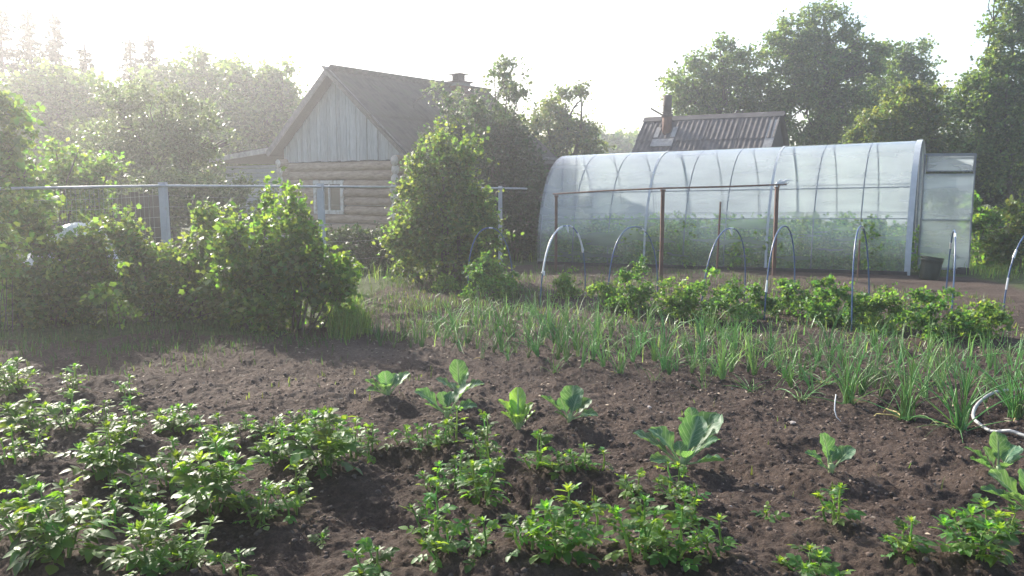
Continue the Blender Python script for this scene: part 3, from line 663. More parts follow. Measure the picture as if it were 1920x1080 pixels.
# local: X along ridge, Y to the back, slope 1.0 toward -Y
sl_ = 1.05; fr_ = 1.7; bk = 1.7; d1 = Vector((0, -1, -sl_)).normalized(); d2 = Vector((0, 1, -sl_)).normalized(); q = math.sqrt(1 + sl_ ** 2)
rf = ob('roof', MB().box((SW / 2, 0, sz - .10), (SW - .1, .12, .12)).mesh('roof', [M_darkwood]), shed)
roof_plane(rf, (0, -.01, sz), (1, 0, 0), d1, SW, fr_ * q, 4, 3, M_slate)
roof_plane(rf, (0, .01, sz), (1, 0, 0), d2, SW, bk * q, 4, 3, M_slate)
ob('ridge_cap', MB().bar((-.08, -.07, sz + .055), (SW + .1, -.07, sz + .05), .19, .02, (0, -.72, .69)).bar((-.08, .07, sz + .057), (SW + .1, .07, sz + .052), .19, .02, (0, .72, .69)).mesh('ridge_cap', [M_slate]), rf)
ob('verge_board', MB().bar((SW - .12, -.20, sz - .20 * sl_ + .085), (SW - .12, -fr_, sz - fr_ * sl_ + .085), .24, .03, (0, -.69, .72)).mesh('verge_board', [M_greywood]), rf)
for (xa, yy) in ((.15, 0), (SW - .1, 0)):
    zt = sz - .12; ze = sz - 1.5 * sl_ - .1
    kx = .04
    V = [(xa, -1.5, 0), (xa, 1.5, 0), (xa, 1.5, ze), (xa, 0, zt), (xa, -1.5, ze), (xa + kx, -1.5, 0), (xa + kx, 1.5, 0), (xa + kx, 1.5, ze), (xa + kx, 0, zt), (xa + kx, -1.5, ze)]
    ob('gable_wall', setmesh('gable_wall', V, [(0, 1, 2, 3, 4), (9, 8, 7, 6, 5), (0, 4, 9, 5), (4, 3, 8, 9), (3, 2, 7, 8), (2, 1, 6, 7)], [M_darkwood]), shed)
for yy in (-1.48, 1.48):
    for i in range(26):
        xx = .2 + i * (SW - .35) / 26
        ob('wall_board', MB().box((xx + .06, yy, ze / 2), ((SW - .35) / 26 - .006, .03, ze)).mesh('wall_board', [M_darkwood]), shed)
# pipe chimney on the near slope
cp = Vector((*atd(1250, 262, 24.75),)); Mi = Matrix.Translation((SA.x, SA.y, sb)) @ Matrix.Rotation(math.atan2(U.y, U.x), 4, 'Z'); cl = Mi.inverted() @ cp
zroof = sz + cl.y * sl_
stk = ob('stovepipe', MB().tube([(cl.x, cl.y, zroof - .1), (cl.x, cl.y, sz + .12)], .135, 16).mesh('stovepipe', [M_pipe], True), shed)
ob('pipe_top', MB().tube([(cl.x, cl.y, sz + .121), (cl.x, cl.y, sz + .70)], [.125, .13], 16).mesh('pipe_top', [M_soot], True), stk)
ob('collar', MB().tube([(cl.x, cl.y, sz + .08), (cl.x, cl.y, sz + .16)], .17, 16).tube([(cl.x, cl.y, sz + .19), (cl.x, cl.y, sz + .22)], .155, 16).mesh('collar', [M_soot]), stk)
mbx = MB(); Rs = Matrix.Rotation(math.atan(sl_), 3, 'X')
c0 = Vector((cl.x, cl.y - .12, zroof - .12 * sl_)) + Vector((0, -.72, .69)) * .08
mbx.box(c0 + Vector((0, -.2, -.21)), (.66, .30, .03), Rs); mbx.box(c0 + Vector((-.26, .1, .105)), (.14, .42, .03), Rs); mbx.box(c0 + Vector((.26, .1, .105)), (.14, .42, .03), Rs)
ob('flashing', mbx.mesh('flashing', [M_greywood]), stk)
ob('bracket', MB().bar((cl.x - .12, cl.y, sz + .12), (cl.x - .48, cl.y - .1, sz + .34), .05, .05).mesh('bracket', [M_soot]), stk)
# little lean-to roof peeping out left of the greenhouse
pr = atd(1042, 298, 21.5); bs = float(macro(0, 21.5))
lt = empty('store_hut', (pr[0], pr[1], bs), 'low dark hut with a pale roof edge at the left end of the greenhouse', 'hut', rz=-.35)
for i in range(7): ob('wall_board', MB().box((-.62 + i * .2, 0, (pr[2] - bs - .12) / 2), (.19, .05, pr[2] - bs - .12)).mesh('wall_board', [M_darkwood]), lt)
ob('side_wall', MB().box((.72, .7, (pr[2] - bs - .14) / 2), (.05, 1.4, pr[2] - bs - .14)).box((-.72, .7, (pr[2] - bs - .14) / 2), (.05, 1.4, pr[2] - bs - .14)).mesh('side_wall', [M_darkwood]), lt)
ob('roof', MB().box((0, .6, pr[2] - bs), (1.7, 1.8, .05), Matrix.Rotation(.08, 3, 'Y')).mesh('roof', [M_greywood]), lt)

# ------------------------------------------------------------------ greenhouse
GR = np.array([6.73, 14.0, 0.0]); GLp = np.array([.56, 17.5, -.14]); gax = GLp - GR; GLEN = np.linalg.norm(gax); gax /= GLEN
gw = np.array([.493, .87, 0]); gw /= np.linalg.norm(gw); GWd = 3.0; GH = 2.33
def gpt(u, th):
    """u metres from the right end, th 0 front foot .. pi back foot"""
    c, s = math.cos(th), math.sin(th)
    x = -math.copysign(abs(c) ** .82, c) * GWd / 2 + GWd / 2; z = GH * abs(s) ** .88
    return GR + gax * u + gw * x + np.array([0, 0, 1]) * z
gh = empty('greenhouse', GR, 'long arched greenhouse of pale translucent sheets across the back of the garden', 'greenhouse')
NS = 9; us = [GLEN * i / NS for i in range(NS + 1)]; ths = list(np.linspace(0, math.pi, 37))
def arch(u, off=0.0):
    c = gpt(u, math.pi / 2) - np.array([0, 0, GH * .45]); out = []
    for th in ths:
        p = gpt(u, th); d = c - p; d /= np.linalg.norm(d); out.append(Vector(p - GR + d * off))
    return out
for i, u in enumerate(us):
    uu2 = min(max(u, .03), GLEN - .03)
    ob('arch_rib', MB().tube(arch(uu2, .022), .0125, 6).mesh('arch_rib', [M_frame], True), gh)
for i0, i1 in ((0, 3), (3, 6), (6, 9)):
    V = []; 
    for u in (us[i0] - .015, us[i1] + .03):
        V += [tuple(v) for v in arch(u, -.004 if i0 != 3 else .002)]
    k = len(ths); Fc = [(j, j + 1, k + j + 1, k + j) for j in range(k - 1)]
    me = setmesh('roof_sheet', V, Fc, [M_poly], smooth=True)
    at_ = me.attributes.new('back_brighten', 'FLOAT', 'POINT'); at_.data.foreach_set('value', np.array([min(.22, max(0, .22 * (th - 1.5) / .3)) for th in ths] * 2, dtype=np.float32)); ob('roof_sheet', me, gh)  # back half set milkier so the upper greenhouse reads as bright
for u in (us[3], us[6]):
    V = []
    for du in (-.022, .022): V += [tuple(v) for v in arch(u + du, -.012)]
    k = len(ths); Fc = [(j, j + 1, k + j + 1, k + j) for j in range(k - 1)]
    ob('seam_strip', setmesh('seam_strip', V, Fc, [M_seam], smooth=True), gh)
for th in (.37, .652, math.pi / 2, math.pi - .37, math.pi - .652):
    # front rails at 0.75 m and 1.5 m
    a = gpt(.02, th) - GR; b = gpt(GLEN - .02, th) - GR; c = gpt(0, math.pi / 2) - GR; dcen = np.array([gw[0] * (GWd / 2), gw[1] * GWd / 2, GH * .55]) - a; dcen /= np.linalg.norm(dcen)
    ob('rail', MB().tube([a + dcen * .035, b + dcen * .035], .011, 6).mesh('rail', [M_frame]), gh)
for s_, (a, b) in enumerate(((gpt(0, 0), gpt(GLEN, 0)), (gpt(0, math.pi), gpt(GLEN, math.pi)))):
    ob('base_beam', MB().bar(a - GR + np.array([0, 0, .02]), b - GR + np.array([0, 0, .02]), .07, .09).mesh('base_beam', [M_darkwood]), gh)
def endwall(u, door):
    pts = arch(u, .01); mid = gw * GWd / 2
    if not door:
        V = [tuple(p) for p in pts]; ob('end_sheet', setmesh('end_sheet', V, [tuple(range(len(V)))], [M_poly]), gh)
    else:
        for a_, b_ in ((0, .38), (.62, 1)):
            V = [p for p in pts if a_ - .001 <= (np.dot(np.array(p) - gax * u, gw) / GWd) <= b_ + .001]
            x0 = gw * GWd * (b_ if a_ == 0 else a_); base = gw * GWd * (a_ if a_ == 0 else b_)
            V = [tuple(v) for v in V] + ([tuple(x0 + gax * u + np.array([0, 0, GH * .97])), tuple(x0 + gax * u)] if a_ == 0 else [tuple(base + gax * u), tuple(x0 + gax * u)])
            ob('end_sheet', setmesh('end_sheet', V, [tuple(range(len(V)))], [M_poly]), gh)
    for f in (.38, .62):
        p = gw * GWd * f + gax * u
        ob('end_post', MB().bar(p, p + np.array([0, 0, GH * .96]), .035, .035).mesh('end_post', [M_frame]), gh)
    p0 = gw * .15 + gax * u + np.array([0, 0, 1.15]); p1 = gw * (GWd - .15) + gax * u + np.array([0, 0, 1.15])
    if not door: ob('end_rail', MB().bar(p0, p1, .03, .03).mesh('end_rail', [M_frame]), gh)
endwall(.02, True); endwall(GLEN - .02, False)
# white profile closing the near right end
V = []
for du, off in ((-.045, -.02), (.05, -.02)): V += [tuple(v) for v in arch(du, off)]
k = len(ths); ob('end_profile', setmesh('end_profile', V, [(j, j + 1, k + j + 1, k + j) for j in range(k - 1)], [M_seam], smooth=True), gh)
# open door leaf (hinged at the right end, swung wide)
D0 = np.array(atd(1719, 512, 14.6)); D1 = np.array(atd(1816, 512, 14.45)); dxv = D1 - D0; dxv[2] = 0; DW = np.linalg.norm(dxv); dxv /= DW
zb = hzs(D0[0], D0[1]); dbase = np.array([D0[0], D0[1], zb]) - GR
door = ob('door', None, gh, dbase); door.rotation_euler = (0, 0, math.atan2(dxv[1], dxv[0]))
DH = atd(1719, 288, 14.6)[2] - zb; zbt = .06
def dz_(py): return atd(1719, py, 14.6)[2] - zb
fm = MB()
for x in (.015, DW - .015): fm.bar((x, 0, zbt), (x, 0, DH), .03, .03)
for z in (DH - .012, dz_(327), dz_(412), zbt + .02): fm.bar((.032, 0, z), (DW - .032, 0, z), .028, .028)
fm.bar((DW - .12, 0, dz_(412)), (DW - .032, 0, dz_(400)), .012, .012)
ob('door_frame', fm.mesh('door_frame', [M_frame]), door)
for z0, z1 in ((dz_(325), dz_(414)), (dz_(410), zbt + .03)):
    ob('door_pane', MB().box((DW / 2, -.022, (z0 + z1) / 2), (DW - .05, .006, abs(z0 - z1) - .03)).mesh('door_pane', [M_polydoor]), door)
zv0, zv1 = DH - .03, dz_(322); tilt = Matrix.Rotation(.13, 3, 'X')
vt = MB().box((DW / 2 - .01, -.075, (zv0 + zv1) / 2), (DW - .1, .008, zv0 - zv1 - .02), tilt).mesh('vent_window', [M_polydoor]); vo = ob('vent_window', vt, door)
vf = MB(); hh = (zv0 - zv1 - .02) / 2; ce = Vector((DW / 2 - .01, -.075, (zv0 + zv1) / 2)); up_ = Vector((0, -.13, .99)) * -1 * -1
for sx in (-1, 1): vf.bar(ce + Vector((sx * (DW - .1) / 2, 0, 0)) + Vector((0, .13 * hh, -hh)) * 1, ce + Vector((sx * (DW - .1) / 2, 0, 0)) - Vector((0, .13 * hh, -hh)), .018, .018)
for sz_ in (-1, 1): vf.bar(ce + Vector((-(DW - .1) / 2, sz_ * -.13 * hh, sz_ * hh)), ce + Vector(((DW - .1) / 2, sz_ * -.13 * hh, sz_ * hh)), .018, .018)
ob('vent_frame', vf.mesh('vent_frame', [M_frame]), vo)

# bucket leaning at the open door
bp_ = gp(1741, 523); Db = bp_[1]; bp_[2] = hz(bp_[0], bp_[1])
bk_ = empty('plant_tub', bp_, 'ribbed black-green plastic tub tilted beside the greenhouse corner', 'tub'); bk_.rotation_euler = (.03, math.radians(7), .3)
rb = .165; hb_ = .37; prof = [(rb * .86, 0), (rb * .9, .06), (rb * .915, .065), (rb * .93, .13), (rb * .945, .2), (rb * .955, .26), (rb * 1.0, .30), (rb * 1.04, .305), (rb * 1.04, .322), (rb * 1.0, .327), (rb * 1.0, .345), (rb * 1.06, .35), (rb * 1.06, hb_), (rb * .98, hb_), (rb * .94, .32), (rb * .82, .02)]
n = 32; V = [(r_ * (1 + (.012 if (k % 4 < 2 and z_ < .29 and i < 7) else 0)) * math.cos(2 * math.pi * k / n), r_ * (1 + (.012 if (k % 4 < 2 and z_ < .29 and i < 7) else 0)) * math.sin(2 * math.pi * k / n), z_) for i, (r_, z_) in enumerate(prof) for k in range(n)]
Fc = [(i * n + k, i * n + (k + 1) % n, (i + 1) * n + (k + 1) % n, (i + 1) * n + k) for i in range(len(prof) - 1) for k in range(n)] + [tuple(range(n - 1, -1, -1)), tuple((len(prof) - 1) * n + k for k in range(n))]
ob('tub_wall', setmesh('tub_wall', V, Fc, [M_barrel], smooth=False), bk_)
hn = MB()
for s_ in (-1, 1): hn.tube([(s_ * rb * 1.05, -.04, .33), (s_ * rb * 1.22, -.03, .315), (s_ * rb * 1.22, .03, .315), (s_ * rb * 1.05, .04, .33)], .008, 6)
ob('handle', hn.mesh('handle', [M_barrel], True), bk_)
# grey bucket behind the door pane
gb = atd(1800, 508, 15.1); gb[2] = hz(gb[0], gb[1])
b2 = empty('bucket', gb, 'grey bucket seen through the lower pane of the open greenhouse door', 'bucket')
prof = [(.12, 0), (.155, .30), (.165, .30), (.165, .315), (.145, .315), (.112, .015)]; n = 24
V = [(r_ * math.cos(2 * math.pi * k / n), r_ * math.sin(2 * math.pi * k / n), z_) for r_, z_ in prof for k in range(n)]
Fc = [(i * n + k, i * n + (k + 1) % n, (i + 1) * n + (k + 1) % n, (i + 1) * n + k) for i in range(len(prof) - 1) for k in range(n)] + [tuple(range(n - 1, -1, -1)), tuple((len(prof) - 1) * n + k for k in range(n))]
ob('bucket_wall', setmesh('bucket_wall', V, Fc, [M_metal], smooth=True), b2)
ob('bail', MB().tube([(.165 * math.cos(t_), -.16 * math.sin(t_) * .8, .30 - .1 * math.sin(t_)) for t_ in np.linspace(0, math.pi, 11)], .004, 5).mesh('bail', [M_rust]), b2)
# block under the door
bb = atd(1802, 517, 14.3); o = ob('block', MB().box((0, 0, .04), (.24, .14, .10), taper=.08).box((.03, 0, .10), (.14, .12, .03)).mesh('block', [M_darkwood]), None, (bb[0], bb[1], hz(bb[0], bb[1]))); o['label'] = 'dark wooden block propping the outer foot of the greenhouse door'; o['category'] = 'block'

# ------------------------------------------------------------------ trellis, lone stakes
tr = None; pts = []
for (px, Dt, pyt) in ((1043, 15.0, 366), (1243, 13.4, 355), (1457, 14.0, 348)):
    p = atd(px, pyt, Dt); pts.append(p)
tr = empty('garden_trellis', (pts[1][0], pts[1][1], hz(pts[1][0], pts[1][1])), 'rusty three-post frame with a long top bar in front of the greenhouse', 'trellis')
ro = np.array(tr.location)
for p in pts:
    z = hz(p[0], p[1]); ob('post', MB().bar(np.array([p[0], p[1], z - .05]) - ro, p - ro - np.array([0, 0, .02]), .055 if p is not pts[0] else .05, .05).mesh('post', [M_rust]), tr)
    ob('post_cap', MB().box(p - ro + np.array([0, 0, -.015]), (.075, .07, .03)).mesh('post_cap', [M_rust]), tr)
a = pts[0] - ro + np.array([-.06, 0, .02]); b = pts[1] - ro + np.array([0, -.0, .018]); c = pts[2] - ro + np.array([.16, 0, .02])
ob('top_bar', MB().tube([a, a + (b - a) * .5 + np.array([0, 0, .008]), b, b + (c - b) * .5 + np.array([0, 0, -.006]), c], .014, 6).mesh('top_bar', [M_rust]), tr)
kn = MB()
for i in range(7):
    s0 = pts[2] - ro + np.array([R.uniform(-.04, .04), -.02, .03]); e = s0 + np.array([R.uniform(.05, .24), R.uniform(-.03, .03), R.uniform(-.02, .07)])
    kn.tube([s0, s0 + (e - s0) * .5 + np.array([0, 0, R.uniform(-.03, .04)]), e], [.012, .018, .006], 5)
kn.tube([pts[2] - ro + np.array([-.03, -.03, -.02]), pts[2] - ro + np.array([-.01, -.035, .06])], [.03, .02], 6)
o = ob('film_knot', kn.mesh('film_knot', [M_film]), None, ro); o['label'] = 'white plastic film knotted round the right end of the rusty bar'; o['category'] = 'film knot'
def stake(px, pyt, pyb, r_, D, label, mat=M_rust, lean=0):
    p = atd(px, pyt, D); z = hz(p[0], p[1]); o = ob('stake', MB().tube([(lean, 0, -.1), (lean * .4, 0, (p[2] - z) * .6), (0, 0, p[2] - z)], [r_ * 1.1, r_, r_ * .9], 6).mesh('stake', [mat]), None, (p[0], p[1], z)); o['label'] = label; o['category'] = 'stake'
stake(1351, 378, 505, .018, 14.2, 'thin dark lone stake between the middle and right posts of the rusty frame', lean=-.03)
stake(1612, 450, 512, .016, 13.6, 'short rusty peg in front of the greenhouse near its right end')
stake(820, 405, 470, .02, 14.6, 'thin pale wooden stick in the dark shrub left of the pale fence post', M_greywood, .05)

# ------------------------------------------------------------------ blue tunnel hoops
HOOPS = [(742,530,838,13.8,790,420,'blue hoop furthest left, standing before the dark shrubs'),
 (878,550,962,12.3,915,427,'blue hoop second from the left, beside the pale fence post'),
 (1013,573,1097,11.3,1062,423,'blue hoop wrapped with torn white film at the left end of the greenhouse'),
 (1140,565,1233,11.7,1190,425,'blue hoop between the left and middle posts of the rusty frame'),
 (1314,587,1396,10.9,1370,428,'blue hoop with a small film scrap on top around the thin lone stake'),
 (1433,600,1490,10.3,1470,424,'blue hoop close to the right post of the rusty frame'),
 (1597,620,1632,9.7,1611,424,'narrow-looking blue hoop before the right part of the greenhouse'),
 (1783,605,1774,10.3,1790,432,'blue hoop seen edge-on in front of the open greenhouse door'),
 (1880,600,1990,10.0,1950,425,'blue hoop leaning at the right edge of the picture')]
for i, (lx, ly, rx, rD, tx, ty, lab) in enumerate(HOOPS):
    a = gp(lx, ly); b = atd(rx, 540, rD); a[2] = hz(a[0], a[1]) - .05; b[2] = hz(b[0], b[1]) - .05
    m = (a + b) / 2; tz = atd(tx, ty, m[1])[2]; tp_ = atd(tx, ty, m[1]); skew = np.array([tp_[0] - m[0], 0, 0]) * .8
    h_ = empty('tunnel_hoop', (m[0], m[1], (a[2] + b[2]) / 2), lab, 'hoop', 'blue plastic hoops over the tomato bed')
    P = []
    for t_ in np.linspace(0, math.pi, 25):
        c, s = math.cos(t_), math.sin(t_); e = .5 - .5 * math.copysign(abs(c) ** .9, c)
        p = a + (b - a) * e; p = p + skew * s; p[2] = (a[2] * (1 - e) + b[2] * e) + (tz - (a[2] + b[2]) / 2) * abs(s) ** .8
        P.append(p - m * [1, 1, 0] - [0, 0, (a[2] + b[2]) / 2])
    ob('pipe', MB().tube(P, .0088, 8).mesh('pipe', [M_hoop], True), h_)
    fl = MB()
    segs = {2: [(4, 11), (13, 14), (16, 19), (3, 4)], 4: [(12, 13)], 7: [(9, 10), (17, 18)], 8: [(5, 6), (2, 3)], 5: [(2, 3)]}.get(i, [(11 + (i * 5) % 4, 12 + (i * 5) % 4)])
    for s0, s1 in segs:
        f2_ = MB(); f2_.tube(P[s0:s1 + 1], [.010 + R.uniform(0, .006) for _ in range(s1 - s0 + 1)], 6); ob('film_scrap', f2_.mesh('film_scrap', [M_film]), h_)
    if i in (2, 4): fl.tube([P[12], np.array(P[12]) + [.02, 0, -.04], np.array(P[12]) + [.03, -.01, -.09]], [.02, .016, .004], 5)
    if i == 2:
        fl.tube([P[3], np.array(P[3]) + [.02, 0, -.05]], [.03, .01], 5); fl.tube([P[19], np.array(P[19]) + [.0, 0, -.05]], [.022, .01], 5)
    if fl.n: ob('film_tatter', fl.mesh('film_tatter', [M_film]), h_)

# ------------------------------------------------------------------ pipe and wire fence
FP = [np.array([-6.3, 9.6]), np.array([-4.36, 10.4]), np.array([-2.67, 11.6]), np.array([-1.36, 13.6]), np.array([-.22, 15.6])]
fz = [1.49, 1.53, 1.52, 1.51, 1.49]
fr0 = FP[2]; fence = empty('wire_fence', (fr0[0], fr0[1], hzs(*fr0)), 'pale pipe fence with thin wires running from the left edge to the greenhouse', 'fence')
fo = np.array(fence.location)
for i, (p, z) in enumerate(zip(FP, fz)):
    zz = hzs(p[0], p[1]); wd = .085 if i != 4 else .075; ln_ = .02 if i in (1, 2) else 0
    ob('post', MB().bar(np.array([p[0] + ln_, p[1], zz - .2]) - fo, np.array([p[0], p[1], z + .025]) - fo, wd, wd).mesh('post', [M_postp]), fence) if i != 3 else None
P = [np.array([p[0], p[1], z]) - fo for p, z in zip(FP, fz)]; P[-1] = P[-1]; ext = P[-1] + (P[-1] - P[-2]) * .45
ob('top_rail', MB().tube([p + np.array([0, -.055, -.02]) for p in P + [ext]], .017, 8).mesh('top_rail', [M_metal]), fence)
for k in range(9):
    zz = -.14 - k * .13; pts_ = []
    for i in range(len(P) - 1):
        for s_ in np.linspace(0, 1, 5)[:-1]: pts_.append(P[i] + (P[i + 1] - P[i]) * s_ + np.array([0, -.05, zz - .03 * math.sin(math.pi * s_) + R.uniform(-.006, .006)]))
    pts_.append(P[-1] + np.array([0, -.05, zz])); pts_ = pts_[:13] if k % 2 else pts_[:9]; ob('wire', MB().tube(pts_, .0016, 4).mesh('wire', [M_metal]), fence)
vw = MB()
for k in range(22):
    s_ = .45 + .5 * k / 21; q_ = P[0] + (P[1] - P[0]) * (s_ * 1.0) + np.array([0, -.047, 0]); vw.tube([q_ + [0, 0, -.05], q_ + [R.uniform(-.01, .01), 0, -1.2]], .0013, 3, cap=False)
o = ob('wire_mesh', vw.mesh('wire_mesh', [M_metal]), fence); o['kind'] = 'stuff'

# ------------------------------------------------------------------ far and middle trees
def lobr(D, rows): return lob(D, rows)
def spruce(px, ptop, D, width, label):
    b = foot(px, D); H = atd(px, ptop, D)[2] - b[2]; Wd = width * 1.3 / F * D
    root = empty('spruce_tree', b, label, 'spruce', 'spruces behind the left trees')
    mb = MB().tube([(0, 0, -.1), (0, 0, H * .5), (0, 0, H)], [H * .014, H * .009, .04], 7)
    Ps, As, Ss = [], [], []
    z = H * .12; 
    while z < H * .985:
        f = 1 - z / H; r_ = Wd * (f ** .74) * R.choice((.65, .9, 1.15)) + .05; nb = 9
        for k in range(nb):
            a_ = R.uniform(0, 6.28); L = r_ * R.uniform(.55, 1.15); d = np.array([math.cos(a_), math.sin(a_), 0])
            tip = d * L + np.array([0, 0, z - L * .28 + L * .12])
            mb.tube([(0, 0, z), tuple(d * L * .5 + [0, 0, z - L * .16]), tuple(tip)], [.02, .014, .006], 3, cap=False)
            m = max(8, int(L * 48))
            for q_ in range(m):
                s_ = R.uniform(.12, 1) ** .8; p = np.array([0, 0, z]) * (1 - s_) + tip * s_; side = np.array([-d[1], d[0], 0]) * R.choice((-1, 1))
                Ps.append(p + NR.randn(3) * .03); As.append(d * .6 + side * .8 * (1.1 - s_) + np.array([0, 0, -.35]) + NR.randn(3) * .25); Ss.append(R.uniform(.10, .20))
        z += max(.10, H * .019) * R.uniform(.8, 1.25)
    V, Fc, var = place(np.array(Ps), np.array(As), np.array([[0, 0, 1.0]]) + NR.randn(len(Ps), 3) * .4, np.array(Ss), T_LONG)
    c = ob('crown', setmesh('crown', V, Fc, [M_needle], var=var), root); c['kind'] = 'stuff'
    ob('trunk', mb.mesh('trunk', [M_bark], True), root)
for a_ in ((32, -8, 25, 92, 'tallest spruce at the left edge of the sky'), (84, 14, 26, 62, 'narrow spruce second from the left edge'),
           (130, 26, 26, 58, 'pointed spruce third from the left edge'), (184, 82, 27, 55, 'short spruce right of the three tall ones'),
           (266, 74, 29, 58, 'slim spruce among leafy crowns left of the house'), (300, 66, 28, 42, 'spruce with a leaning tip next to the slim one'),
           (-60, 10, 25, 80, 'spruce just outside the left edge'), (440, 104, 31, 40, 'small spruce tip behind the round crowns left of the house')):
    spruce(*a_)
G1 = 'leafy trees left of the house'
plant('deciduous_tree', 'tree', 'broad hazy leafy tree below the three tall spruces at the left', foot(80, 22.5), lob(22.5, [(60, 190, 62), (150, 195, 66), (90, 260, 100), (200, 250, 80), (0, 230, 80)]), 2300, 9, .13, M_tree, T_BROAD, .7, G1, .22)
plant('deciduous_tree', 'tree', 'hazy leafy tree in the middle of the left sky line', foot(330, 27), lob(27, [(325, 165, 50), (380, 150, 42), (290, 200, 62), (380, 220, 80), (340, 290, 90)]), 2300, 9, .13, M_tree, T_BROAD, .7, G1, .22)
plant('deciduous_tree', 'tree', 'round-topped hazy tree directly left of the house roof', foot(490, 29), lob(29, [(480, 160, 55), (530, 150, 40), (440, 190, 60), (510, 220, 60), (470, 280, 85), (530, 180, 38)]), 2300, 9, .13, M_tree, T_BROAD, .7, G1, .2)
plant('apple_tree', 'tree', 'large light-leaved tree right behind the fence at the left', foot(300, 16.5), lob(16.5, [(230, 225, 62), (300, 210, 60), (360, 240, 58), (200, 290, 70), (290, 300, 80), (360, 300, 40), (250, 360, 70), (330, 360, 55), (425, 268, 16), (400, 262, 14), (160, 340, 60)]), 2300, 9, .062, M_willow, T_BROAD, .45, None, .12)
plant('young_tree', 'tree', 'tree with large sunlit leaves at the far left edge', foot(-30, 10.5), lob(10.5, [(-10, 230, 60), (20, 290, 50), (-40, 310, 80), (50, 330, 34), (0, 380, 70), (20, 200, 26)]), 620, 8, .085, M_curr, T_BROAD, .35, None, .06)
plant('shrub', 'shrub', 'shrub with a few bright sprouting tips behind the left fence wires', foot(120, 12.5), lob(12.5, [(100, 340, 45), (150, 320, 40), (60, 360, 45), (140, 380, 60), (200, 330, 34), (110, 290, 16), (65, 300, 14)]), 700, 8, .06, M_curr, T_BROAD, .35, None, .03, multistem=8)
plant('shrub', 'shrub', 'dense green shrub before the lean-to, behind the middle fence wires', foot(420, 14.5), lob(14.5, [(380, 380, 42), (450, 395, 40), (420, 420, 50), (330, 380, 50), (500, 410, 38), (460, 375, 20), (285, 370, 50)]), 1700, 9, .055, M_willow, T_BROAD, .35, None, .03, multistem=10, shoots=20)
# low planting beyond the fence on the right of it
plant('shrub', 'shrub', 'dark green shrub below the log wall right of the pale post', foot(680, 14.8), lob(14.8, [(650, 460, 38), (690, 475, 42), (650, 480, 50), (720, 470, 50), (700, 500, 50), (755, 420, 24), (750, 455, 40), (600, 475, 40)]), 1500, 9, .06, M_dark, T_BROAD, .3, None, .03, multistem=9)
plant('currant_bush', 'bush', 'sunlit-topped bush at the right corner of the log house', foot(840, 12.9), lob(12.9, [(830, 275, 26), (805, 315, 30), (860, 305, 34), (840, 335, 50), (888, 312, 28), (798, 375, 44), (862, 395, 54), (785, 445, 46), (850, 465, 54), (905, 430, 38), (755, 478, 38), (895, 492, 42), (765, 400, 30), (775, 350, 24)]), 1900, 9, .06, M_rasp, T_BROAD, .35, None, .04, multistem=12, shoots=25)
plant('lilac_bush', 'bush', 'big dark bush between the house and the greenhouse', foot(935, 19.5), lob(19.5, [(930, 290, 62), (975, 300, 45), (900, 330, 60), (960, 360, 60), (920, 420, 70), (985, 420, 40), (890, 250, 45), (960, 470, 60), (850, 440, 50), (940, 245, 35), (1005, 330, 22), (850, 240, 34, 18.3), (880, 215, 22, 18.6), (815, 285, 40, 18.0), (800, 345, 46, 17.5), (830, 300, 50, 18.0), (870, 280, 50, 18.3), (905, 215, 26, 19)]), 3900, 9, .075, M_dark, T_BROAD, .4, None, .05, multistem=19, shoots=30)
plant('bird_cherry_tree', 'tree', 'slender sparse tree rising above the roof end left of the greenhouse', foot(950, 20.5), lob(20.5, [(925, 120, 30), (950, 150, 34), (975, 165, 24), (930, 180, 38), (965, 205, 36), (915, 220, 34), (945, 250, 42), (905, 250, 40)]), 260, 7, .085, M_willow, T_BROAD, .5, None, .05, twigs=150)
plant('bird_cherry_tree', 'tree', 'thin leafy branches hanging before the brick chimney of the log house', foot(845, 24), lob(21.5, [(820, 165, 18), (850, 180, 24), (880, 200, 28), (905, 215, 30)]), 110, 7, .08, M_willow, T_BROAD, .4, None, .04)
plant('apple_tree', 'tree', 'bright leafy tree just left above the greenhouse end', foot(1050, 27), lob(27, [(1060, 190, 36), (1090, 185, 18), (1030, 220, 36), (1080, 235, 34), (1010, 260, 44), (1070, 280, 50), (1110, 290, 40), (1120, 255, 20), (1010, 300, 40)]), 1500, 9, .09, M_treey, T_BROAD, .5, None, .12)
for i, (px, py, r_, D, lab) in enumerate(((1145, 275, 26, 62, 'round far-off tree right of the bright tree'), (1190, 285, 24, 66, 'small far-off tree touching the corrugated roof'), (1110, 290, 26, 60, 'far-off tree half behind the bright tree'), (1175, 270, 18, 70, 'faint far-off tree top between two round ones'))):
    plant('deciduous_tree', 'tree', lab, foot(px, D), lob(D, [(px, py, r_), (px + r_ * .7, py + r_ * .5, r_ * .7), (px - r_ * .7, py + r_ * .5, r_ * .7), (px, py + 28, r_ * 1.1)]), 420, 8, .28, M_tree, T_BROAD, 1.2, 'far-off trees on the sky line', .2)
G2 = 'big trees behind the corrugated shed'
plant('apple_tree', 'tree', 'wide green tree behind the stovepipe of the corrugated shed', foot(1350, 30), lob(30, [(1290, 150, 48), (1345, 120, 45), (1400, 135, 48), (1300, 195, 46), (1365, 185, 60), (1430, 190, 55), (1275, 185, 24), (1350, 100, 22), (1330, 240, 50), (1420, 250, 60)]), 2600, 9, .10, M_tree, T_BROAD, .55, G2, .16, upd=.5)
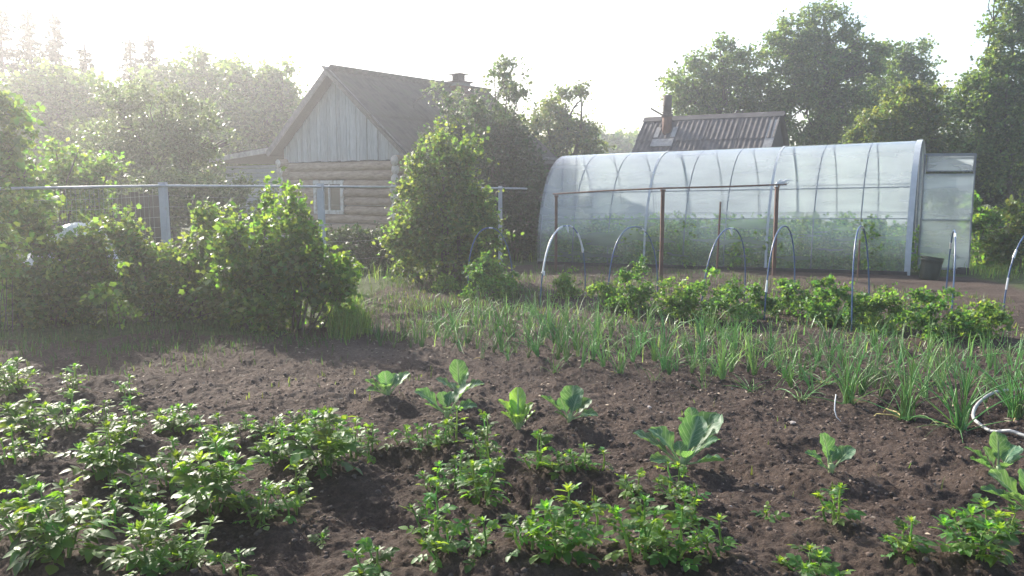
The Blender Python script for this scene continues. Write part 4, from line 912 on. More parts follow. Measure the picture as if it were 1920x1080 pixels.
plant('apple_tree', 'tree', 'tallest tree with dark forked limbs in the middle of the right sky', foot(1530, 29), lob(29, [(1500, 60, 44), (1545, 50, 38), (1460, 95, 42), (1580, 90, 50), (1520, 115, 55), (1610, 70, 22), (1480, 150, 55), (1560, 160, 60), (1630, 115, 42), (1510, 215, 65), (1590, 225, 65), (1660, 130, 34), (1560, 260, 60)]), 3900, 9, .095, M_tree, T_BROAD, .55, G2, .22, upd=.5, trunk_h=4.5)
plant('apple_tree', 'tree', 'arching tree on the right shoulder of the tallest one', foot(1690, 31), lob(31, [(1680, 110, 36), (1725, 115, 30), (1660, 150, 45), (1710, 160, 42), (1640, 200, 50), (1740, 130, 14), (1690, 210, 50)]), 1500, 9, .10, M_tree, T_BROAD, .55, G2, .14)
plant('maple_bush', 'bush', 'yellow-green bushy tree right behind the near end of the greenhouse', foot(1700, 22), lob(22, [(1700, 190, 42), (1665, 220, 44), (1740, 200, 40), (1640, 255, 44), (1700, 260, 56), (1760, 250, 50), (1620, 230, 22), (1715, 165, 22), (1670, 320, 50), (1740, 320, 55)]), 2500, 9, .075, M_treey, T_BROAD, .45, None, .08, upd=.1, droop=.5)
plant('tall_tree', 'tree', 'tall dark tree filling the right edge of the picture', foot(1900, 21), lob(21, [(1925, 20, 50), (1880, 60, 38), (1910, 100, 50), (1850, 110, 26), (1870, 150, 46), (1930, 170, 60), (1840, 190, 46), (1890, 220, 60), (1830, 250, 50), (1890, 290, 60), (1940, 300, 60), (1840, 310, 45), (1800, 170, 22), (1900, -30, 45), (1815, 210, 30)]), 3700, 9, .075, M_tree, T_BROAD, .45, None, .09)
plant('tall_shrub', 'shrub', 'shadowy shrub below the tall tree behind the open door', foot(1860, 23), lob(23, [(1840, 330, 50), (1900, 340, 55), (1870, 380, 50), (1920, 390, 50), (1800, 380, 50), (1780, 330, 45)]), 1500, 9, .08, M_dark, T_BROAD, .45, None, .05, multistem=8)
plant('raspberry_bush', 'bush', 'leafy raspberry canes just right of the open greenhouse door', foot(1843, 16), lob(16, [(1838, 390, 20), (1845, 420, 28), (1840, 460, 30), (1868, 450, 26), (1870, 480, 28), (1836, 490, 22), (1862, 420, 16)]), 420, 8, .075, M_curr, T_BROAD, .3, None, .015, multistem=9)
plant('raspberry_bush', 'bush', 'raspberry canes with pale tips at the right edge', foot(1915, 15), lob(15, [(1905, 400, 24), (1925, 440, 34), (1895, 440, 22), (1900, 480, 30), (1925, 400, 26), (1890, 470, 24)]), 420, 8, .07, M_treey, T_BROAD, .3, None, .015, multistem=9)
# wood that closes the view behind everything
Pw, Dw = [], []
for (x0, x1, y, h) in ((-75, -12, 62, 8.5), (-16, 30, 82, 5.2), (24, 80, 60, 9)):
    nn_ = int((x1 - x0) * 26); xs = NR.uniform(x0, x1, nn_); hh_ = h * (.75 + .3 * np.sin(xs * .5) * np.cos(xs * .23) + .12 * np.sin(xs * 1.7))
    Pw.append(np.stack([xs, y + NR.randn(nn_) * 2.2, -.5 + hh_ * NR.rand(nn_) ** .75], 1))
Pw = np.concatenate(Pw); V, Fc, var = sprig_cloud(Pw, unit(NR.randn(len(Pw), 3) + [0, 0, .4]), 1.4, 7, .5, T_BROAD)
ob('far_wood', setmesh('far_wood', V, Fc, [M_tree], var=var), label='far wood closing the view behind the gardens', cat='wood', kind='stuff')

# ------------------------------------------------------------------ white sheet and dark planks behind the left bushes
p = atd(152, 440, 11.3); zb_ = hz(p[0], p[1]); n = 16; m = 10; V = []
for i in range(n + 1):
    for j in range(m + 1):
        u = -.78 + 1.56 * i / n; v = j / m; hh_ = 1.03 * (math.cos(u / .8 * 1.35) ** .6 if abs(u) < .79 else .1)
        V.append((u * 1.05 + R.uniform(-.015, .015), -.42 + .9 * v, max(.02, (hh_ * (.55 + .45 * math.sin(math.pi * min(1, v * 1.1)))) + R.uniform(-.02, .02))))
Fc = [(i * (m + 1) + j, (i + 1) * (m + 1) + j, (i + 1) * (m + 1) + j + 1, i * (m + 1) + j + 1) for i in range(n) for j in range(m)]
o = ob('cover_sheet', setmesh('cover_sheet', V, Fc, [M_film]), None, (p[0], p[1], zb_)); o['label'] = 'white plastic sheet humped over something behind the left bushes'; o['category'] = 'plastic sheet'
pz = atd(195, 360, 13.4); pb = hz(pz[0], pz[1]); pf = empty('plank_wall', (pz[0], pz[1], pb), 'dark upright planks in the gap behind the white sheet', 'plank wall', rz=.2)
for i in range(13): ob('plank', MB().box((-.95 + i * .155, 0, (pz[2] - pb - .02 * (i % 3)) / 2), (.145, .025, pz[2] - pb - .03 * (i % 3))).mesh('plank', [M_darkwood]), pf)

# ------------------------------------------------------------------ near bushes on the left
plant('currant_bush', 'bush', 'large currant bush with sunlit crown at the end of the bush row', foot(530, 8.55),
      lob(8.6, [(505, 445, 34), (552, 452, 34), (475, 465, 40), (545, 475, 52), (585, 492, 32), (500, 520, 70), (590, 520, 62), (440, 510, 50), (620, 545, 40), (550, 580, 60), (470, 590, 55), (610, 590, 40), (565, 418, 14), (500, 410, 16), (632, 515, 18), (440, 450, 20), (540, 405, 14), (640, 560, 24), (625, 600, 30), (430, 480, 30), (425, 560, 40), (455, 530, 44)], 1.0),
      1250, 8, .06, M_curr, T_BROAD, .26, None, .014, multistem=22, foliage='foliage', stemname='stems', twigs=200, shoots=40)
plant('raspberry_bush', 'bush', 'dim raspberry thicket in the middle of the left bush row', foot(300, 9.0),
      lob(9.1, [(270, 500, 50), (360, 505, 50), (240, 510, 56), (310, 530, 65), (380, 540, 60), (230, 570, 60), (350, 590, 60), (290, 600, 60), (405, 480, 40), (245, 450, 30), (365, 445, 32), (400, 440, 26), (205, 470, 40), (415, 600, 40)], 1.0),
      1350, 8, .055, M_rasp, T_BROAD, .26, None, .012, multistem=24, foliage='foliage', stemname='stems', twigs=200, shoots=40)
plant('raspberry_bush', 'bush', 'dim raspberry thicket at the left picture edge before the white sheet', foot(80, 8.9),
      lob(9.0, [(80, 490, 50), (20, 490, 54), (150, 495, 50), (100, 540, 65), (30, 560, 60), (170, 550, 55), (60, 600, 55), (140, 610, 50), (-40, 520, 60), (0, 400, 32), (60, 440, 24), (195, 465, 30), (240, 450, 22)], 1.0),
      1400, 8, .056, M_rasp, T_BROAD, .26, None, .012, multistem=24, foliage='foliage', stemname='stems', twigs=200, shoots=40)
plant('young_shoots', 'shoots', 'bright yellow-green shoots sticking out of the dim left thicket', foot(208, 8.1), lob(8.1, [(205, 540, 16), (222, 510, 10), (215, 560, 18)]), 26, 6, .06, M_curr, T_BROAD, .2, None, .006, multistem=3, foliage='foliage', stemname='stems')
plant('young_shoots', 'shoots', 'lit leafy shoot at the left edge above the dim thicket', foot(5, 8.2), lob(8.2, [(5, 460, 24), (30, 455, 16), (0, 500, 24)]), 50, 6, .06, M_curr, T_BROAD, .2, None, .006, multistem=4, foliage='foliage', stemname='stems')

# ------------------------------------------------------------------ grass (uncountable)
def grass(name, label, polys, dens, h, seed, mat=M_grass):
    Ps = []
    for poly, f in polys:
        poly = np.array(poly); x0, y0 = poly.min(0); x1, y1 = poly.max(0); nn_ = int((x1 - x0) * (y1 - y0) * dens * f)
        x = NR.uniform(x0, x1, nn_); y = NR.uniform(y0, y1, nn_); k = inhull(x, y, poly); cl = vnoise(x * 2 + 30, y * 2 + 30, seed) + .5 > NR.rand(nn_) * .9
        k &= cl; Ps.append(np.stack([x[k], y[k], height(x[k], y[k], True)], 1))
    P = np.concatenate(Ps); n_ = len(P); az = NR.rand(n_) * 6.283; d = np.stack([np.cos(az), np.sin(az), 0 * az], 1); s = np.stack([-d[:, 1], d[:, 0], 0 * az], 1)
    H = (h * (.4 + .9 * NR.rand(n_)))[:, None]; lean = (.15 + .75 * NR.rand(n_))[:, None]; wd = (.003 + .003 * NR.rand(n_))[:, None]
    up = np.array([[0, 0, 1.0]])
    a = P - s * wd; b = P + s * wd; m1 = P + up * H * .55 + d * H * lean * .25; c = m1 + s * wd * .8; e = m1 - s * wd * .8; t_ = P + up * H * (1 - lean * .35) + d * H * lean
    V = np.stack([a, b, c, e, t_], 1).reshape(-1, 3); bs_ = np.arange(n_)[:, None] * 5
    F1 = bs_ + np.array([[0, 1, 2]]); F2 = bs_ + np.array([[0, 2, 3]]); F3 = bs_ + np.array([[3, 2, 4]])
    v = NR.rand(n_)
    ob(name, setmesh(name, V, np.concatenate([F1, F2, F3]), [mat], var=np.concatenate([v, v, v])), label=label, cat='grass', kind='stuff')
def G(*pp): return [tuple(gp(*q)[:2]) for q in pp]
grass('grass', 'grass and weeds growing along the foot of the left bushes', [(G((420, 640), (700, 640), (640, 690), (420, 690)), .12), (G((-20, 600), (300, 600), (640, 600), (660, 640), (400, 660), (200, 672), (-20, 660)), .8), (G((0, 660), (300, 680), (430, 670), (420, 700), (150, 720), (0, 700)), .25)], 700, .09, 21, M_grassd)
grass('tall_grass', 'sunlit tall grass tuft at the right foot of the currant bush', [(G((612, 575), (672, 580), (700, 630), (650, 650), (618, 640)), 1.6)], 1300, .30, 22)
grass('grass', 'sunlit grass right of the open greenhouse door', [([(7.75, 13.4), (9.5, 12.2), (14, 16), (12, 22), (8.2, 19)], 1.0)], 240, .26, 23)
grass('grass', 'rough grass behind the fence and round the house', [([(-10, 10.5), (-3, 11.2), (-.5, 15.8), (1, 19), (-6, 22), (-14, 18)], .5), ([(.8, 18.2), (7, 15.6), (12, 20), (6, 26), (0, 25)], .3)], 130, .32, 24)
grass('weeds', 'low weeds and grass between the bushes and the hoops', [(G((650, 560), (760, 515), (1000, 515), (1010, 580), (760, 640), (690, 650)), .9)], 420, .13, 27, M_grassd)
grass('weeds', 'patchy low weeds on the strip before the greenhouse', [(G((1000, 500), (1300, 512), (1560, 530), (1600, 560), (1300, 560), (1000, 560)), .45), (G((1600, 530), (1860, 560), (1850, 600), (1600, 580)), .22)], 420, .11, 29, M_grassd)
grass('weeds', 'fine green shoots standing thick among the onion rows', [(G((720, 640), (760, 580), (1000, 560), (1500, 590), (1920, 620), (1960, 700), (1500, 690), (1100, 680)), 1.0)], 55, .2, 28, M_onion)
grass('weeds', 'sparse weed seedlings dotted over the bare garden soil', [(G((380, 760), (640, 700), (900, 690), (800, 760), (500, 780)), .16), (G((900, 1000), (1200, 740), (1900, 850), (1900, 1050)), .03), (G((700, 560), (900, 520), (1900, 560), (1920, 640), (900, 620)), .35)], 320, .07, 25, M_treey)

# ------------------------------------------------------------------ plants in the greenhouse
Ps = []
for f0, f1 in ((.04, .24), (.26, .42), (.70, .90)):
    for k in range(28):
        u = GLEN * (k + .5) / 28; cpos = GR + gax * u + gw * GWd * (R.uniform(f0, f1)); hh_ = R.uniform(.65, .98)
        for z in np.arange(.08, hh_, .09):
            r_ = .24 * (1 - .35 * z / hh_); q_ = NR.randn(9, 3) * r_ * .6; q_[:, 2] *= .3; Ps.append(cpos + q_ + [0, 0, z])
Ps = np.concatenate(Ps); V, Fc, var = sprig_cloud(Ps, unit(NR.randn(len(Ps), 3) + [0, 0, .3]), .16, 6, .06, T_BROAD)
ob('greenhouse_plants', setmesh('greenhouse_plants', V, Fc, [M_ghleaf], var=var), label='mass of tomato plants growing in rows inside the greenhouse', cat='plants', kind='stuff')

# ------------------------------------------------------------------ tomato plants under the hoops
TOM = [(840, 545, 30, 32, 12.4, 'small pale tomato plant near the leftmost hoop'), (905, 560, 78, 60, 11.2, 'tall feathery hazy tomato plant between the two left hoops'), (950, 560, 50, 44, 11.0, 'low hazy tomato plant right of the tall feathery one'),
 (1058, 560, 52, 44, 10.9, 'pale tomato plant under the film-wrapped hoop'), (1128, 578, 46, 58, 10.2, 'bright low tomato plant left of the tallest one'), (1190, 590, 98, 74, 10.0, 'tallest tomato plant, left of the middle rusty post'),
 (1268, 598, 70, 84, 9.9, 'wide bright tomato plant right of the middle rusty post'), (1350, 602, 88, 92, 9.8, 'dense dark tomato plant under the hoop with the film scrap'), (1418, 596, 62, 50, 9.9, 'narrow tomato plant between two hoops in mid row'),
 (1478, 592, 66, 56, 10.1, 'thin greyish tomato plant right of the third rusty post'), (1540, 604, 84, 70, 9.7, 'tomato plant with curled top in the right half of the row'), (1595, 612, 66, 64, 9.4, 'leafy tomato plant at the foot of the narrow-looking hoop'),
 (1668, 618, 74, 92, 9.2, 'broad yellow-green tomato plant in front of the black tub'), (1745, 634, 84, 88, 8.9, 'last full tomato plant before the edge-on hoop'), (1848, 636, 68, 62, 8.8, 'separate light tomato plant near the right edge')]
for px, py, h_, w_, D, lab in TOM:
    b = gp(px, py); b[2] = hz(b[0], b[1]); D = b[1]; s_ = F / D; r_ = w_ / 2 / s_ * 1.6; H = h_ / s_ * 1.12
    lb = []
    for k in range(9):
        z = b[2] + H * (.2 + .75 * k / 9); rr = r_ * (.62 - .3 * k / 9); a_ = R.uniform(0, 6.28)
        lb.append((np.array([b[0] + math.cos(a_) * r_ * .45 * (1 - k / 14), b[1] + math.sin(a_) * r_ * .45, z]), np.array([rr, rr, rr * .7])))
    plant('tomato_plant', 'tomato plant', lab, b, lb, int(110 + 220 * w_ * h_ / 7000), 7, .034, M_tom if 'pale' not in lab and 'bright' not in lab and 'light' not in lab and 'yellow' not in lab else M_toml, T_BROAD, .15, 'tomato plants in the row under the hoops', .008, multistem=5, foliage='foliage', stemname='stems', droop=.7, bark=M_pstem, twigs=40)

# ------------------------------------------------------------------ potatoes
def leaflet(V, Fc, o, a, n_, L, Wd, fold=.25, droop=.2):
    """ovate leaflet with a folded midrib, 5 stations"""
    a = Vector(a).normalized(); n_ = Vector(n_); s = a.cross(n_).normalized(); n_ = s.cross(a); o = Vector(o)
    st = [(0, .06), (.2, .72), (.45, 1.0), (.72, .72), (.9, .32), (1.0, .02)]; b0 = len(V)
    for t_, w_ in st:
        c = o + a * (L * t_) - n_ * (droop * L * t_ * t_)
        V += [c - s * (Wd * w_ / 2) + n_ * (fold * Wd * w_ / 2), c, c + s * (Wd * w_ / 2) + n_ * (fold * Wd * w_ / 2)]
    for i in range(len(st) - 1):
        k = b0 + 3 * i; Fc += [(k, k + 1, k + 4, k + 3), (k + 1, k + 2, k + 5, k + 4)]
def compound_leaf(seed, npair=3, big=1.0):
    r_ = random.Random(seed); V, Fc = [], []; arch_ = r_.uniform(.25, .5)
    P = [Vector((0, t_, .30 * t_ - arch_ * t_ * t_)) for t_ in np.linspace(0, .72, 6)]
    tb = MB().tube(P, [.018, .016, .014, .012, .010, .008], 4, cap=False)
    V = [Vector(v) for v in tb.V[0]]; Fc = list(tb.F)
    mi = [1] * len(Fc)
    k0 = len(Fc)
    leaflet(V, Fc, P[-1], Vector((r_.uniform(-.1, .1), 1, -.15)), Vector((0, .1, 1)), .41 * big, .29 * big, r_.uniform(.1, .35), r_.uniform(.1, .4))
    for k in range(npair):
        t_ = .30 + .16 * k * 3 / npair; q_ = Vector((0, t_, .30 * t_ - arch_ * t_ * t_)); sz_ = (.18 + .055 * k) * big
        for s_ in (-1, 1):
            leaflet(V, Fc, q_ + Vector((s_ * .012, 0, 0)), Vector((s_ * 1, .55 + r_.uniform(-.15, .2), r_.uniform(-.15, .2))), Vector((-s_ * r_.uniform(0, .3), 0, 1)), sz_ * 1.35 * r_.uniform(.85, 1.15), sz_ * .9 * r_.uniform(.85, 1.15), r_.uniform(.1, .4), r_.uniform(.1, .5))
    return setmesh('leaf', [tuple(v) for v in V], Fc, [M_potato, M_pstem], smooth=True, midx=mi + [0] * (len(Fc) - k0))
PL = [compound_leaf(i, 2 + i % 2 + (i % 3 == 0), 1.0 + .12 * (i % 3)) for i in range(9)]
def tuft_mesh(seed):
    r_ = random.Random(seed); V, Fc = [], []
    for k in range(10):
        a_ = 2.4 * k + r_.uniform(-.3, .3); el_ = 1.35 - .11 * k; d = Vector((math.cos(a_) * math.cos(el_), math.sin(a_) * math.cos(el_), math.sin(el_)))
        leaflet(V, Fc, Vector((0, 0, .02 * (9 - k))), d, Vector((-d.x, -d.y, .6)), .42 + .05 * k, .20 + .02 * k, .3, r_.uniform(.1, .4))
    return setmesh('top_leaves', [tuple(v) for v in V], Fc, [M_potato], smooth=True)
PT = [tuft_mesh(40 + i) for i in range(5)]
for i, ((px, py, hp, wp, lab), p) in enumerate(zip(POT, PP)):
    r_ = random.Random(900 + i); zz = hz(p[0], p[1]); depth = math.hypot(p[1], CAMH - zz); sc = depth / F; H = hp * sc * .98; Wr = wp * sc * .5
    root = empty('potato_plant', (p[0], p[1], zz), lab, 'potato plant', 'potato plants in earthed-up rows')
    ns = 1 if hp < 30 else max(2, min(9, int(round(wp * sc / .047))))
    ll = min(.155, max(.08, Wr * .85))
    for s_ in range(ns):
        a_ = 6.283 * s_ / ns + r_.uniform(-.5, .5); out = Wr * (.0 if s_ == 0 else r_.uniform(.35, .75)); h_ = (H if s_ == 0 else H * r_.uniform(.5, .92)) - ll * .25; h_ = max(h_, .03)
        st = Vector((math.cos(a_) * .025, math.sin(a_) * .025, -.02)); P = []
        for t_ in np.linspace(0, 1, 6): P.append(st + Vector((math.cos(a_) * out * t_ ** 1.3, math.sin(a_) * out * t_ ** 1.3, (h_ + .02) * t_)) + Vector((r_.uniform(-.006, .006), r_.uniform(-.006, .006), 0)) * (t_ > 0))
        ob('stem', MB().tube(P, list(np.linspace(.0058, .0028, 6)), 6, cap=False).mesh('stem', [M_pstem], True), root)
        nl_ = max(4, int(h_ / .026)); nl_ = min(nl_, 9)
        for k in range(nl_):
            t_ = .22 + .74 * k / nl_ + r_.uniform(-.04, .04); f = t_ * 5; j = min(4, int(f)); q_ = P[j].lerp(P[j + 1], f - j)
            la = a_ + (k * 2.4) + r_.uniform(-.5, .5); size = ll * (1.12 - .5 * t_) * r_.uniform(.8, 1.2)
            M = Matrix.Translation(q_) @ Matrix.Rotation(la - math.pi / 2, 4, 'Z') @ Matrix.Rotation(r_.uniform(-.5, .35) + .7 * t_, 4, 'X') @ Matrix.Rotation(r_.uniform(-.45, .45), 4, 'Y') @ Matrix.Scale(size, 4)
            o = ob('leaf', PL[r_.randrange(9)], root); o.matrix_local = M
        o = ob('top_leaves', PT[r_.randrange(5)], root); o.matrix_local = Matrix.Translation(P[-1] - Vector((0, 0, .012))) @ Matrix.Rotation(r_.uniform(0, 6.28), 4, 'Z') @ Matrix.Rotation(r_.uniform(-.2, .2), 4, 'X') @ Matrix.Scale(ll * .52 * r_.uniform(.85, 1.2), 4)

# ------------------------------------------------------------------ cabbages
def cab_leaf(seed, pal=False, rnd=1.0):
    r_ = random.Random(seed); V, Fc, UV = [], [], []; nu, nv = 9, 14; pet = .30
    ph = r_.uniform(0, 6); cup = r_.uniform(.18, .42); bend = r_.uniform(.1, .55); wmax = (.25 if not pal else .19) * rnd
    def mid(v): return Vector((0, v, .28 * v - bend * max(0, v - .35) ** 2))
    for j in range(nv + 1):
        v = j / nv; t_ = max(0, (v - pet) / (1 - pet)); w_ = .03 + (wmax * (math.sin(math.pi * min(1, t_ ** 1.1 * .985)) ** .62) if t_ > 0 else 0)
        if j == nv: w_ = wmax * .28
        c = mid(v)
        for i in range(nu):
            u = -1 + 2 * i / (nu - 1); edge = abs(u) ** 3
            z = cup * w_ * u * u + edge * .035 * math.sin(v * 26 + ph + (2 if u > 0 else 0)) * (t_ > 0) + .010 * math.sin(u * 7 + v * 17 + ph) * (t_ > 0)
            V.append((u * w_ * (1 + .05 * math.sin(v * 19 + ph + u) * (t_ > 0)), c.y + .0, c.z + z)); UV.append((u * .5, v))
    for j in range(nv):
        for i in range(nu - 1): k = j * nu + i; Fc.append((k, k + 1, k + nu + 1, k + nu))
    n0 = len(Fc); mb = MB().tube([mid(v) - Vector((0, 0, .012 * (1 - v))) for v in np.linspace(0, .82, 9)], list(np.linspace(.030, .006, 9)), 7)
    b0 = len(V); V += [tuple(q_) for q_ in mb.V[0]]; UV += [(.0, .5)] * len(mb.V[0]); Fc += [tuple(i + b0 for i in f) for f in mb.F]
    return setmesh('leaf', V, Fc, [M_cab2 if pal else M_cab, M_cabstem], smooth=True, midx=[0] * n0 + [1] * (len(Fc) - n0), uv=UV)
CL = [cab_leaf(i, rnd=1 + .12 * (i % 3)) for i in range(7)]; CLp = [cab_leaf(20 + i, True) for i in range(4)]
# azimuth (deg, 0 = to the right, 90 = away), tilt up (deg), length factor, roll
CABLEAF = {
 0: [(180, 38, 1.0, 0), (150, 55, .95, 0), (110, 75, .9, 0), (20, 48, 1.15, 0), (60, 60, .9, 0), (200, 20, .8, 0), (-60, 65, .6, 0), (-120, 60, .6, 0)],
 1: [(105, 78, 1.35, 0), (175, 38, 1.05, 0), (20, 25, 1.0, 0), (50, 70, .9, 0), (-90, 60, .5, 0), (140, 30, .7, 0)],
 2: [(168, 42, 1.35, 0), (25, 52, 1.35, 0), (8, 18, 1.05, 0), (120, 60, .8, 0), (190, 30, .8, 0), (60, 72, .8, 0), (-80, 55, .5, 0)],
 3: [(90, 86, 1.45, 0), (160, 66, 1.2, 0), (30, 70, 1.0, 0), (10, 50, .8, 0), (180, 55, .8, 0), (250, 70, .7, 0), (-50, 70, .7, 0), (130, 78, 1.0, 0), (60, 80, .9, 0)],
 4: [(75, 72, 1.25, 0), (165, 42, 1.25, 0), (30, 45, 1.0, 0), (-10, 15, .95, 0), (120, 60, .8, 0), (200, 35, .6, 0), (50, 75, .9, 0)],
 5: [(95, 82, 1.3, 0), (165, 45, 1.0, 0), (20, 50, .8, 0), (60, 70, .7, 0), (-80, 60, .5, 0)],
 6: [(172, 34, 1.25, .1), (150, 50, 1.05, 0), (52, 68, 1.15, 0), (28, 52, 1.42, 0), (12, 38, 1.0, 0), (-15, 5, .85, 0), (195, 12, .8, 0), (100, 72, .5, 0), (-70, 65, .5, 0)],
 7: [(112, 74, 1.35, 0), (160, 42, 1.05, 0), (60, 62, .9, 0), (25, 42, 1.2, 0), (200, 30, .6, 0)],
 8: [(75, 72, 1.25, 0), (160, 42, 1.15, 0), (35, 50, 1.1, 0), (10, 35, .9, 0), (120, 65, .8, 0), (-90, 55, .6, 0), (180, 25, .9, 0)],
 9: [(150, 50, 1.2, 0), (165, 25, 1.1, 0), (90, 70, 1.0, 0), (20, 40, 1.2, 0), (-40, 50, .8, 0), (200, 45, .9, 0), (60, 60, .9, 0)]}
for i, ((px, py, sz_, nl_, kd, lab), p) in enumerate(zip(CAB, CP)):
    r_ = random.Random(60 + i); zz = hzs(p[0], p[1]) + .01; root = empty('lettuce' if kd else 'cabbage', (p[0], p[1], zz), lab, 'lettuce' if kd else 'cabbage', None if kd else 'young cabbages in a loose row')
    ob('stalk', MB().tube([(0, 0, -.03), (0, 0, .02), (0, 0, .045)], [.014, .017, .012], 8).mesh('stalk', [M_cabstem], True), root)
    for k, (az_, el_, lf, rl) in enumerate(CABLEAF[i]):
        az_ = math.radians(az_ + r_.uniform(-6, 6)); el_ = math.radians(el_ * .86 - 8); o = ob('leaf', (CLp[(i + k) % 4] if kd else CL[(i * 3 + k) % 7]), root)
        o.matrix_local = Matrix.Translation((math.cos(az_) * .012, math.sin(az_) * .012, .012)) @ Matrix.Rotation(az_ - math.pi / 2, 4, 'Z') @ Matrix.Rotation(el_, 4, 'X') @ Matrix.Rotation(rl + r_.uniform(-.3, .3), 4, 'Y') @ Matrix.Scale(sz_ * lf * .74, 4)

# ------------------------------------------------------------------ onions
def blade(mb, L, r0, az_, lean, kink=None, r_=random):
    P = []; rr = []
    for t_ in np.linspace(0, 1, 6):
        b_ = lean * t_ ** 1.7; x = L * b_; z = L * (t_ - .35 * b_ * t_)
        if kink and t_ > kink: z -= (t_ - kink) * L * 1.3; x += (t_ - kink) * L * .2
        P.append((math.cos(az_) * (.008 + x), math.sin(az_) * (.008 + x), max(z, .006))); rr.append(max(.0008, r0 * (1 - .82 * t_ ** 1.4)))
    mb.tube(P, rr, 4, cap=False)
def onion_mesh(seed, n_, L, name='leaves', mat=None, spread=.8):
    r_ = random.Random(seed); mb = MB()
    for k in range(n_):
        ln2 = r_.uniform(.03, .4) if r_.random() < .6 else r_.uniform(.4, 1.0); kk = r_.uniform(.4, .75) if r_.random() < .3 else None
        blade(mb, L * r_.uniform(.55, 1.05), .0033 * r_.uniform(.7, 1.3), r_.uniform(0, 6.28), ln2, kk)
    return mb.mesh(name, [mat or M_onion], True)
OM = [onion_mesh(i, 7 + i % 7, .32) for i in range(14)]
OBL = [];
for i in range(16):
    r_ = random.Random(300 + i); mb = MB(); blade(mb, 1.0, .0105, math.pi / 2, .05 + .055 * (i % 12) + (.3 if i % 7 == 6 else 0), .6 if i % 5 == 4 else None); OBL.append(mb.mesh('leaf', [M_onion], True))
mb = MB(); blade(mb, 1.0, .012, math.pi / 2, .9, .5); OBD = mb.mesh('dry_leaf', [M_oniondry], True)
FRONT = [(1592, 757, 118, 30, 'thick onion clump above the curled pale stem'), (1700, 783, 160, 34, 'largest fan-shaped onion clump'), (1800, 808, 165, 30, 'tall onion clump just left of the pale hose'), (1905, 790, 150, 30, 'onion clump standing inside the bend of the pale hose'),
 (1500, 752, 70, 16, 'flattened onion clump with broken whitish leaves'), (1410, 733, 62, 14, 'onion clump with leaves bent over flat, left of the flattened one'), (1338, 705, 80, 16, 'upright onion clump at the front edge right of the middle'), (1320, 728, 46, 9, 'short onion plant in front of the upright clump'),
 (1230, 717, 44, 9, 'lone short onion at the very front of the bed'), (1160, 700, 80, 14, 'drooping onion clump at the front edge near the middle'), (1040, 697, 62, 12, 'first bushy onion clump from the left at the front edge'), (1545, 722, 76, 16, 'onion clump between the flattened and the thick one'),
 (905, 680, 60, 7, 'single upright onion at the front left of the bed'), (1475, 700, 66, 12, 'onion clump behind the flattened one'), (1760, 720, 90, 14, 'onion clump between the two tallest ones, one row back'), (1640, 700, 80, 14, 'onion clump behind the thick and the largest ones')]
for i, (px, py, hp, nb, lab) in enumerate(FRONT):
    r_ = random.Random(500 + i); p = gp(px, py); zz = hz(p[0], p[1]); sc = math.hypot(p[1], CAMH) / F; L = hp * sc * 1.0
    root = empty('onion_clump', (p[0], p[1], zz), lab, 'onion', 'onion plants in the bed'); flat = 'flat' in lab
    for k in range(nb):
        o = ob('leaf', OBL[r_.randrange(16)], root); q_ = r_.uniform(.55, 1.08) * (1.0 if not flat else 1.2); th_ = min(1.0, .0052 / .0125 * r_.uniform(.8, 1.2))
        M = Matrix.Translation((r_.gauss(0, .018), r_.gauss(0, .018), 0)) @ Matrix.Rotation(r_.uniform(0, 6.28), 4, 'Z') @ Matrix.Rotation(-(abs(r_.gauss(0, .18)) + (r_.uniform(.4, 1.0) if (flat or r_.random() < .12) else 0)), 4, 'X')
        o.matrix_local = M @ Matrix.Diagonal((L * q_ * 1.0, L * q_, L * q_, 1))
    for k in range(2 + (2 if flat else 0)):
        o = ob('dry_leaf', OBD, root); o.matrix_local = Matrix.Rotation(r_.uniform(0, 6.28), 4, 'Z') @ Matrix.Rotation(-1.0, 4, 'X') @ Matrix.Scale(L * r_.uniform(.5, .9), 4)
